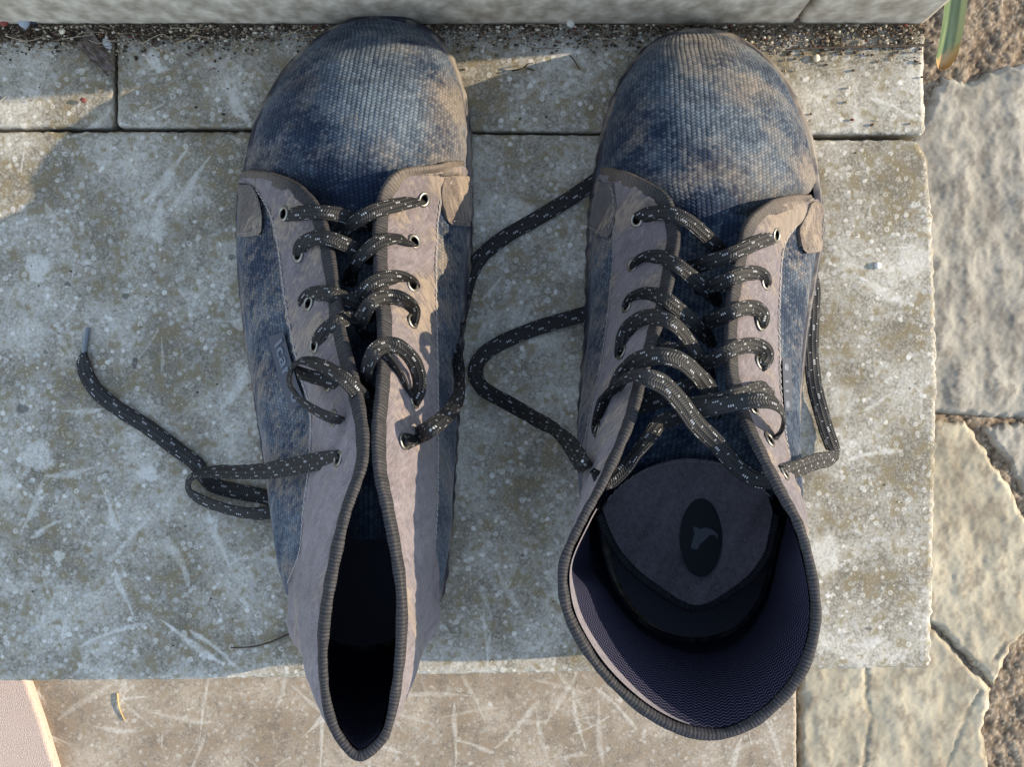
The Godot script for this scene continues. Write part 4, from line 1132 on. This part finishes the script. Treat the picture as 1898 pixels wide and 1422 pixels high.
	laces(root, [
		[[[530, 399, -5], [537, 398, 1.5], [560, 395, 3], [598, 394, 3.5], [632, 399, 262], [660, 409, 258], [695, 424, 250]]],
		[[[782, 370, -5], [774, 371, 1.5], [745, 378, 3], [712, 386, 4], [684, 396, 266], [655, 414, 263], [633, 434, 256], [610, 450, 246]]],
		[[[560, 482, -5], [556, 470, 2], [562, 453, 6], [585, 441, 7], [612, 443, 6], [640, 453, 269], [668, 467, 263], [700, 486, 250]]],
		[[[768, 452, -5], [758, 449, 2], [737, 442, 4], [708, 446, 5], [682, 463, 271], [660, 488, 266], [650, 516, 256], [640, 540, 246]], [0, -40, -10, 0, 10]],
		[[[572, 571, -5], [566, 556, 2.5], [582, 545, 4.5], [610, 545, 4.5], [640, 554, 277], [672, 566, 273], [705, 584, 258]]],
		[[[766, 537, -5], [763, 522, 3], [740, 514, 4.5], [710, 518, 5], [684, 531, 280], [668, 553, 275], [660, 575, 262]]],
		[[[588, 647, -5], [592, 632, 2], [604, 613, 3.5], [630, 596, 4], [660, 589, 278], [690, 592, 268]]],
		[[[758, 606, -5], [765, 590, 4], [765, 570, 9], [748, 554, 11], [720, 550, 9], [692, 559, 292], [675, 581, 288], [670, 605, 280], [679, 630, 266]], [0, 10, 20, 10, -10, 0]],
		[[[690, 772, 285], [672, 738, 301], [640, 704, 306], [600, 679, 300], [566, 668, 294], [545, 678, 289], [537, 704, 289], [553, 738, 296], [590, 764, 302], [620, 777, 304], [634, 782, 297]], [0, -25, -35, -60, -70, -60, -20]],
		[[[552, 690, 284], [580, 699, 288], [612, 706, 291], [645, 716, 294], [672, 733, 294], [688, 760, 285]], [-30, -20, 0]],
		[[[760, 752, -5], [768, 741, 4], [777, 722, 10], [777, 698, 12], [765, 667, 13], [741, 644, 13], [716, 639, 10], [694, 652, 304], [681, 680, 299], [680, 708, 293], [690, 735, 280]], [10, 10, 0, -15, -30, -10]],
		[[[708, 648, 6], [727, 672, 6], [744, 700, 5], [757, 730, 1.5], [763, 742, -5]], [-60], 0.0055],
		[[[744, 822, -5], [752, 817, 2.5], [775, 807, 6], [797, 795, 305], [826, 771, 292], [846, 740, 273], [852, 700, 252], [847, 665, 236], [841, 636, 224], [846, 605, 213], [857, 565, 206], [868, 520, 203], [890, 478, 202], [935, 440, 202], [992, 407, 202], [1052, 371, 202], [1104, 335, 202], [1150, 310, 202]], [0, 10, 35, 60, 40, 10, 0, 0, 0, 0], 0.0070],
		[[[634, 850, -4], [626, 851, 2], [598, 854, 4.5], [565, 860, 275], [500, 872, 251], [440, 875, 230], [392, 874, 216], [365, 879, 211], [350, 895, 208], [357, 916, 206], [396, 936, 206], [456, 951, 207], [500, 950, 207], [518, 938, 206], [494, 922, 204], [440, 911, 203], [396, 899, 202], [377, 880, 202], [364, 860, 202], [330, 834, 202], [270, 789, 202], [226, 762, 202], [184, 729, 202], [163, 699, 202], [156, 674, 202], [157, 652, 202]], [0, 0, -10, -20, -35, -50, -45, -30, -10, 0, 0, 0, 0], 0.0072],
	])
	tube([W(157, 654, 1.6), W(159, 636, 1.6), W(164, 607, 1.4)], [0.0014, 0.0012], mat.aglet, "aglet", root)

func build_right_boot():
	var root := base("boot", Vector3(0.085, 0, -0.02), "right-hand navy canvas and grey suede ankle boot with gaping collar", "boot", "pair of muddy lace-up boots")
	var L := [[1110, 338, 1112, 328, 15, 1116, 320, 27, 0.6], [1102, 380, 1130, 355, 34, 1148, 326, 44], [1098, 428, 1137, 400, 37, 1190, 343, 53], [1096, 482, 1140, 455, 40, 1232, 372, 59], [1095, 540, 1136, 520, 40, 1250, 428, 63], [1094, 598, 1130, 580, 44, 1243, 492, 71], [1090, 655, 1122, 640, 48, 1233, 550, 79], [1083, 715, 1112, 700, 52, 1212, 620, 89],
		[1080, 775, 1098, 765, 56, 1188, 705, 99], [1083, 840, 1088, 835, 60, 1164, 790, 109], [1090, 905, 1086, 900, 61, 1118, 893, 119], [1100, 970, 1082, 980, 60, 1080, 962, 124], [1112, 1035, 1086, 1050, 48, 1046, 1040, 126, 1.4], [1130, 1090, 1100, 1110, 60, 1046, 1106, 127, 0.0, 3], [1158, 1136, 1125, 1170, 62, 1068, 1170, 128, 0.0, 5], [1195, 1172, 1175, 1235, 62, 1120, 1248, 128, 0.0, 6],
		[1240, 1194, 1230, 1275, 62, 1195, 1316, 129, 0.0, 7], [1288, 1200, 1290, 1293, 62, 1274, 1355, 130, 0.0, 7], [1335, 1192, 1345, 1285, 62, 1348, 1358, 130, 0.0, 7], [1378, 1170, 1398, 1245, 62, 1420, 1320, 130, 0.0, 7], [1410, 1133, 1442, 1185, 62, 1481, 1250, 130, 0.0, 7], [1432, 1086, 1466, 1110, 48, 1509, 1168, 129, 0.6, 6], [1448, 1020, 1450, 1030, 56, 1507, 1080, 128, 1.6, 4], [1465, 950, 1468, 955, 62, 1482, 980, 126],
		[1470, 880, 1463, 885, 62, 1449, 918, 121], [1472, 812, 1452, 815, 60, 1414, 850, 114], [1476, 742, 1444, 745, 57, 1377, 768, 104], [1483, 665, 1441, 665, 52, 1354, 690, 94], [1492, 592, 1441, 590, 48, 1352, 600, 84], [1504, 522, 1443, 518, 44, 1360, 525, 75], [1514, 462, 1450, 455, 40, 1374, 458, 67], [1518, 420, 1470, 420, 35, 1392, 413, 61], [1518, 394, 1496, 385, 31, 1435, 381, 52], [1514, 372, 1510, 370, 20, 1500, 368, 31, 0.6]]
	var st := stations(L, 0.075); var seam := seam_list(L)
	sample_surface(st)
	var holes := eyelets(root, [[1183, 408], [1177, 493], [1166, 569], [1154, 654], [1136, 728], [1112, 798], [1092, 868], [1433, 436], [1414, 525], [1402, 601], [1402, 673], [1394, 757], [1420, 818], [1448, 878]])
	var mud := [[1330, 190, 140, -0.05, 0.45], [1200, 200, 60, -0.2, -0.3], [1170, 300, 60, 0.1, -0.2], [1410, 300, 90, 0.1, 0.15], [1380, 260, 40, -0.35, -0.2], [1250, 300, 40, -0.3, -0.2], [1150, 420, 60, 0.3], [1400, 130, 110, 0.5], [1300, 80, 90, 0.6], [1500, 330, 60, 0.7], [1500, 450, 60, 0.7], [1180, 240, 60, 0.4], [1330, 300, 70, 0.35], [1190, 330, 40, 0.4], [1220, 140, 50, -0.5], [1310, 390, 60, -0.5], [1490, 600, 60, 0.5], [1080, 720, 60, 0.5], [1460, 600, 50, -0.4], [1455, 800, 80, -0.5]]
	shell(root, st, seam, {"panels": [[1, 12, 560, 130, 0.2], [21, 32, 600, 150, -0.1]], "canvas_mud_sheen": mud, "seed": 31.0, "band": [10.6, 17.0], "tone": Color(0.245, 0.212, 0.220), "suede_bias": 0.0, "holes": holes,
		"suede_mud": [[1480, 400, 50, 0.75], [1440, 395, 40, 0.4], [1130, 380, 60, 0.4], [1140, 560, 60, 0.3], [1120, 690, 60, 0.35], [1200, 400, 60, 0.22], [1440, 800, 40, 0.25], [1060, 1000, 120, -0.4], [1400, 620, 60, -0.2]],
		"tape_mud": [[1140, 325, 60, 0.55], [1480, 372, 60, 0.7], [1410, 395, 40, 0.35]], "seams": [[1, 11, mat.old_thread], [22, 32, mat.thread]]})
	toe(root, [[58, 1274, 1302, 14, 6], [62, 1250, 1332, 18, 6], [70, 1228, 1358, 23, 6], [84, 1206, 1382, 30, 4], [104, 1187, 1408, 36], [128, 1169, 1434, 40], [155, 1152, 1454, 43.5], [185, 1140, 1469, 46], [216, 1130, 1481, 48], [255, 1121, 1496, 50], [300, 1113, 1506, 53], [338, 1108, 1512, 55], [366, 1140, 1490, 54], [400, 1215, 1420, 53], [450, 1235, 1400, 52], [500, 1240, 1390, 51], [560, 1240, 1385, 51]], -0.12, 0.12, mud, 50.0)
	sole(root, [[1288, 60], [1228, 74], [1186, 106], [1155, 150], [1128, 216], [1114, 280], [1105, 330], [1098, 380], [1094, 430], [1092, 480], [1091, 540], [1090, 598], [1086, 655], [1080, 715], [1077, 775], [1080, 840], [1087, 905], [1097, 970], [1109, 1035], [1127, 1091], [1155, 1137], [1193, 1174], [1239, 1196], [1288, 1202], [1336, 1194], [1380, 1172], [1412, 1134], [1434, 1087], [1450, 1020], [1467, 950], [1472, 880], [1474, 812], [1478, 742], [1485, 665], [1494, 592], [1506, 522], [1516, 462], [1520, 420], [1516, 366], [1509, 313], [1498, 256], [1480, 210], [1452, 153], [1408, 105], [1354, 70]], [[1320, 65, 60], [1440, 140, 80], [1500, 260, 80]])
	var pa := on_patch([Vector2(1112, 335), Vector2(1140, 338), Vector2(1132, 440), Vector2(1100, 425)], st, 120, 72)
	suede("front_patch", root, pa, 120, 72, 0.0019, Color(0.115, 0.10, 0.095), 0.05, [], [], 19.0)
	var pb := on_patch([Vector2(1500, 376), Vector2(1517, 376), Vector2(1516, 468), Vector2(1478, 476)], st, 120, 72)
	suede("front_patch", root, pb, 120, 72, 0.0019, Color(0.24, 0.19, 0.155), 0.4, [], [], 25.0)
	for g in [pa, pb]: patch_thread(root, g)
	var tg := on_patch([Vector2(1440, 657), Vector2(1461, 657), Vector2(1462, 765), Vector2(1446, 765)], st, 24, 8)
	var tn := normals(tg, 24, 8)
	for i in tg.size(): tg[i] += tn[i] * 0.0021
	var tago := part("side_tag", grid(tg, 24, 8), mat.tag_rubber, root)
	var r1: Vector3 = (tg[0 + 4] - tg[23 * 8 + 4]).normalized()
	for k in [[4, 0.0032], [10, 0.0014], [14, 0.0014], [20, 0.0032]]:
		var cap := CapsuleMesh.new(); cap.radius = 0.0011; cap.height = 0.0045
		var o := MeshInstance3D.new(); o.name = "tag_letter"; o.mesh = cap; o.material_override = mat.tag_letter; tago.add_child(o, true)
		var across: Vector3 = (tg[k[0] * 8 + 6] - tg[k[0] * 8 + 2]).normalized()
		var nn: Vector3 = tn[k[0] * 8 + 4]
		o.transform = Transform3D(Basis(across.cross(nn), across, nn) * Basis.from_scale(Vector3(k[1] / 0.0022, 1, 0.45)), tg[k[0] * 8 + 3])
	# tongue: canvas at its root, a suede end that has dropped back into the boot
	var rowsT := [[400, 1240, 1385, 50], [500, 1222, 1395, 53], [600, 1205, 1400, 57], [700, 1186, 1412, 52], [780, 1165, 1424, 48], [850, 1140, 1434, 45], [930, 1112, 1432, 42], [1000, 1136, 1420, 40], [1060, 1184, 1394, 38], [1100, 1228, 1352, 37], [1122, 1262, 1318, 36]]
	var ts := []
	for q in rowsT:
		ts.append([W(q[1], q[0], q[3] - 3), W(lerpf(q[1], q[2], 0.25), q[0] - 4, q[3] - 1), W(lerpf(q[1], q[2], 0.5), q[0] - 6, q[3] - 1), W(lerpf(q[1], q[2], 0.75), q[0] - 4, q[3] + 1), W(q[2], q[0], q[3])])
	var n := ts.size()
	canvas("tongue", root, loft(ts, 0, n - 1, filled(n, 0), filled(n, 4), 300, 150), 300, 150, false, -0.4, [], 77.0)
	# the suede end starts at a stitched arc
	var cut := ts.slice(4)
	var arc := [[925, 1124], [890, 1160], [862, 1205], [848, 1270], [856, 1335], [878, 1385], [915, 1425]]
	var endg := []
	for k in 9:
		var f := k / 8.0
		var a := at([W(1124, 925, 44.0), W(1160, 888, 44.7), W(1205, 862, 45.2), W(1268, 848, 44.9), W(1335, 856, 45.3), W(1388, 880, 45.4), W(1424, 920, 45.1)], f * 6.0)
		var b := at([W(1114, 940, 43.8), W(1140, 1000, 42.2), W(1188, 1058, 41.7), W(1290, 1118, 39.6), W(1392, 1056, 42.7), W(1418, 1000, 44.2), W(1428, 940, 44.8)], f * 6.0)
		endg.append([b, b.lerp(a, 0.25) , b.lerp(a, 0.5), b.lerp(a, 0.75), a])
	var GE := loft(endg, 0, 8, filled(9, 0), filled(9, 4), 160, 90)
	var se := suede("tongue_end", root, GE, 160, 90, 0.0032, Color(0.215, 0.186, 0.194), -2.0, [], [], 61.0, 0.0014, 0.0)
	var line := []; var edge := []
	for k in 33:
		line.append(ev(endg, k / 4.0, 3.86) + Vector3(0, 0.0036, 0)); edge.append(k)
	stitches(root, line, mat.old_thread)
	var bs := []
	for k in 9: bs.append([endg[k][4], endg[k][3], endg[k][2], endg[k][1], endg[k][0]])
	binding(root, bs, 0.15, 7.85, 0.0044, 0.0020, [], "tongue_binding")
	# oval badge with a pale emblem
	var ov := PackedVector3Array()
	for i in 24:
		for j in 49:
			var th := TAU * j / 48.0; var r := 1.0 - i / 23.0
			var p := W(1299 + 39 * r * cos(th), 997 + 73 * r * sin(th), 47.2 + 0.5 * (1 - r * r))
			ov.append(p)
	var badge := part("badge", grid(ov, 24, 49, PackedVector2Array(), PackedColorArray(), PackedByteArray(), true, true), mat.patch_black, root)
	var em := PackedVector2Array([Vector2(1284, 977), Vector2(1290, 977), Vector2(1297, 981), Vector2(1308, 978), Vector2(1322, 983), Vector2(1330, 991), Vector2(1329, 1001), Vector2(1325, 992), Vector2(1315, 992), Vector2(1307, 1001), Vector2(1297, 1009), Vector2(1293, 1018), Vector2(1286, 1019), Vector2(1280, 1015), Vector2(1283, 1002), Vector2(1287, 990)])
	var EV := PackedVector3Array(); var EN := PackedVector3Array(); var EI := PackedInt32Array()
	for q in em: EV.append(W(q.x, q.y, 48.1)); EN.append(Vector3.UP)
	var tri := Geometry2D.triangulate_polygon(em)
	for k in range(0, tri.size(), 3):
		var a := tri[k]; var b := tri[k + 1]; var c := tri[k + 2]
		if (EV[c] - EV[a]).cross(EV[b] - EV[a]).y < 0:
			var sw := b; b = c; c = sw
		EI.append_array([a, b, c])
	var e := MeshInstance3D.new(); e.name = "emblem"; e.mesh = pack(EV, EN, EI); e.material_override = mat.emblem; badge.add_child(e)
	laces(root, [
		[[[1181, 411, -5], [1188, 403, 2], [1208, 396, 4], [1240, 396, 4.5], [1272, 408, 267], [1303, 433, 264], [1330, 459, 258], [1350, 478, 248]]],
		[[[1437, 437, -5], [1429, 440, 2], [1398, 452, 3.5], [1366, 467, 4.5], [1335, 479, 272], [1297, 491, 266], [1262, 504, 252]]],
		[[[1178, 501, -5], [1180, 489, 2.5], [1194, 478, 5], [1224, 477, 6], [1256, 493, 277], [1287, 518, 274], [1314, 542, 269], [1336, 563, 256]]],
		[[[1412, 534, -5], [1416, 521, 3], [1410, 509, 6], [1388, 506, 6], [1360, 514, 281], [1328, 527, 276], [1290, 541, 262]]],
		[[[1166, 577, -5], [1167, 563, 3], [1176, 550, 6], [1202, 545, 7], [1232, 554, 287], [1264, 579, 284], [1296, 608, 278], [1324, 641, 264]]],
		[[[1400, 611, -5], [1410, 598, 5], [1413, 582, 8], [1396, 570, 8], [1366, 575, 290], [1335, 588, 286], [1300, 604, 272]]],
		[[[1152, 661, -5], [1152, 646, 4], [1159, 617, 9], [1178, 596, 12], [1206, 587, 13], [1240, 596, 302], [1266, 618, 298], [1292, 656, 291], [1322, 702, 276]], [0, 5, 20, 25, 10]],
		[[[1398, 682, -5], [1412, 674, 5], [1421, 660, 10], [1412, 644, 12], [1388, 640, 11], [1357, 648, 303], [1322, 667, 298], [1290, 684, 280]], [0, 5, 10, 10, 0]],
		[[[1140, 738, -4], [1143, 722, 5], [1157, 692, 12], [1183, 669, 15], [1221, 660, 312], [1259, 668, 312], [1291, 694, 307], [1317, 729, 298], [1332, 774, 282]], [0, 5, 15, 10, 0], 0.0070],
		[[[1113, 802, -3], [1111, 786, 4], [1112, 762, 10], [1126, 731, 16], [1157, 705, 18], [1191, 700, 321], [1229, 713, 321], [1261, 746, 318], [1292, 788, 313], [1329, 824, 308], [1364, 863, 304], [1396, 886, 303], [1422, 890, 306], [1450, 882, 309]], [0, -45, -50, -30, 0, 10, 5, -15, -20, 0], 0.0070],
		[[[1262, 752, 296], [1290, 749, 304], [1328, 743, 309], [1370, 733, 312], [1408, 720, 8], [1430, 722, 5], [1426, 744, 2], [1404, 757, -4]], [0, 0, 5, 20, 10]],
		[[[1270, 772, 298], [1298, 762, 308], [1348, 750, 314], [1396, 742, 318], [1432, 746, 316], [1450, 766, 308], [1450, 792, 299], [1436, 812, 295], [1418, 824, 292]], [0, 0, 5, 20, 45, 60, 40]],
		[[[1272, 766, 289], [1248, 775, 294], [1222, 785, 298], [1203, 810, 303], [1178, 842, 307], [1150, 874, 308], [1122, 893, 309], [1098, 872, 312]], [0, 10, -30, -50, -20, 0]],
		[[[1180, 752, 282], [1215, 741, 288], [1250, 727, 290], [1285, 712, 284]], [0], 0.0075],
		[[[1200, 668, 276], [1232, 650, 282], [1265, 640, 280]], [0]],
		[[[1092, 866, -4], [1088, 870, 2.5], [1080, 862, 300], [1066, 838, 283], [1041, 806, 258], [992, 776, 229], [941, 747, 212], [898, 722, 205], [881, 692, 203], [894, 660, 202.5], [932, 634, 202], [990, 610, 202], [1042, 594, 202], [1098, 578, 202], [1140, 566, 202]], [0, 0, -15, -30, -20, -10, -5, 0, 0], 0.0070],
		[[[1444, 879, -4], [1452, 876, 2.5], [1478, 868, 280], [1514, 855, 234], [1536, 851, 212], [1545, 840, 206], [1540, 822, 204], [1531, 797, 203], [1520, 758, 203], [1510, 719, 203], [1505, 680, 203], [1503, 640, 203], [1504, 593, 203], [1506, 540, 203], [1500, 500, 203]], [0, 0, 0, 10, 10, 0, 0, 0, 0, 0], 0.0072],
	])
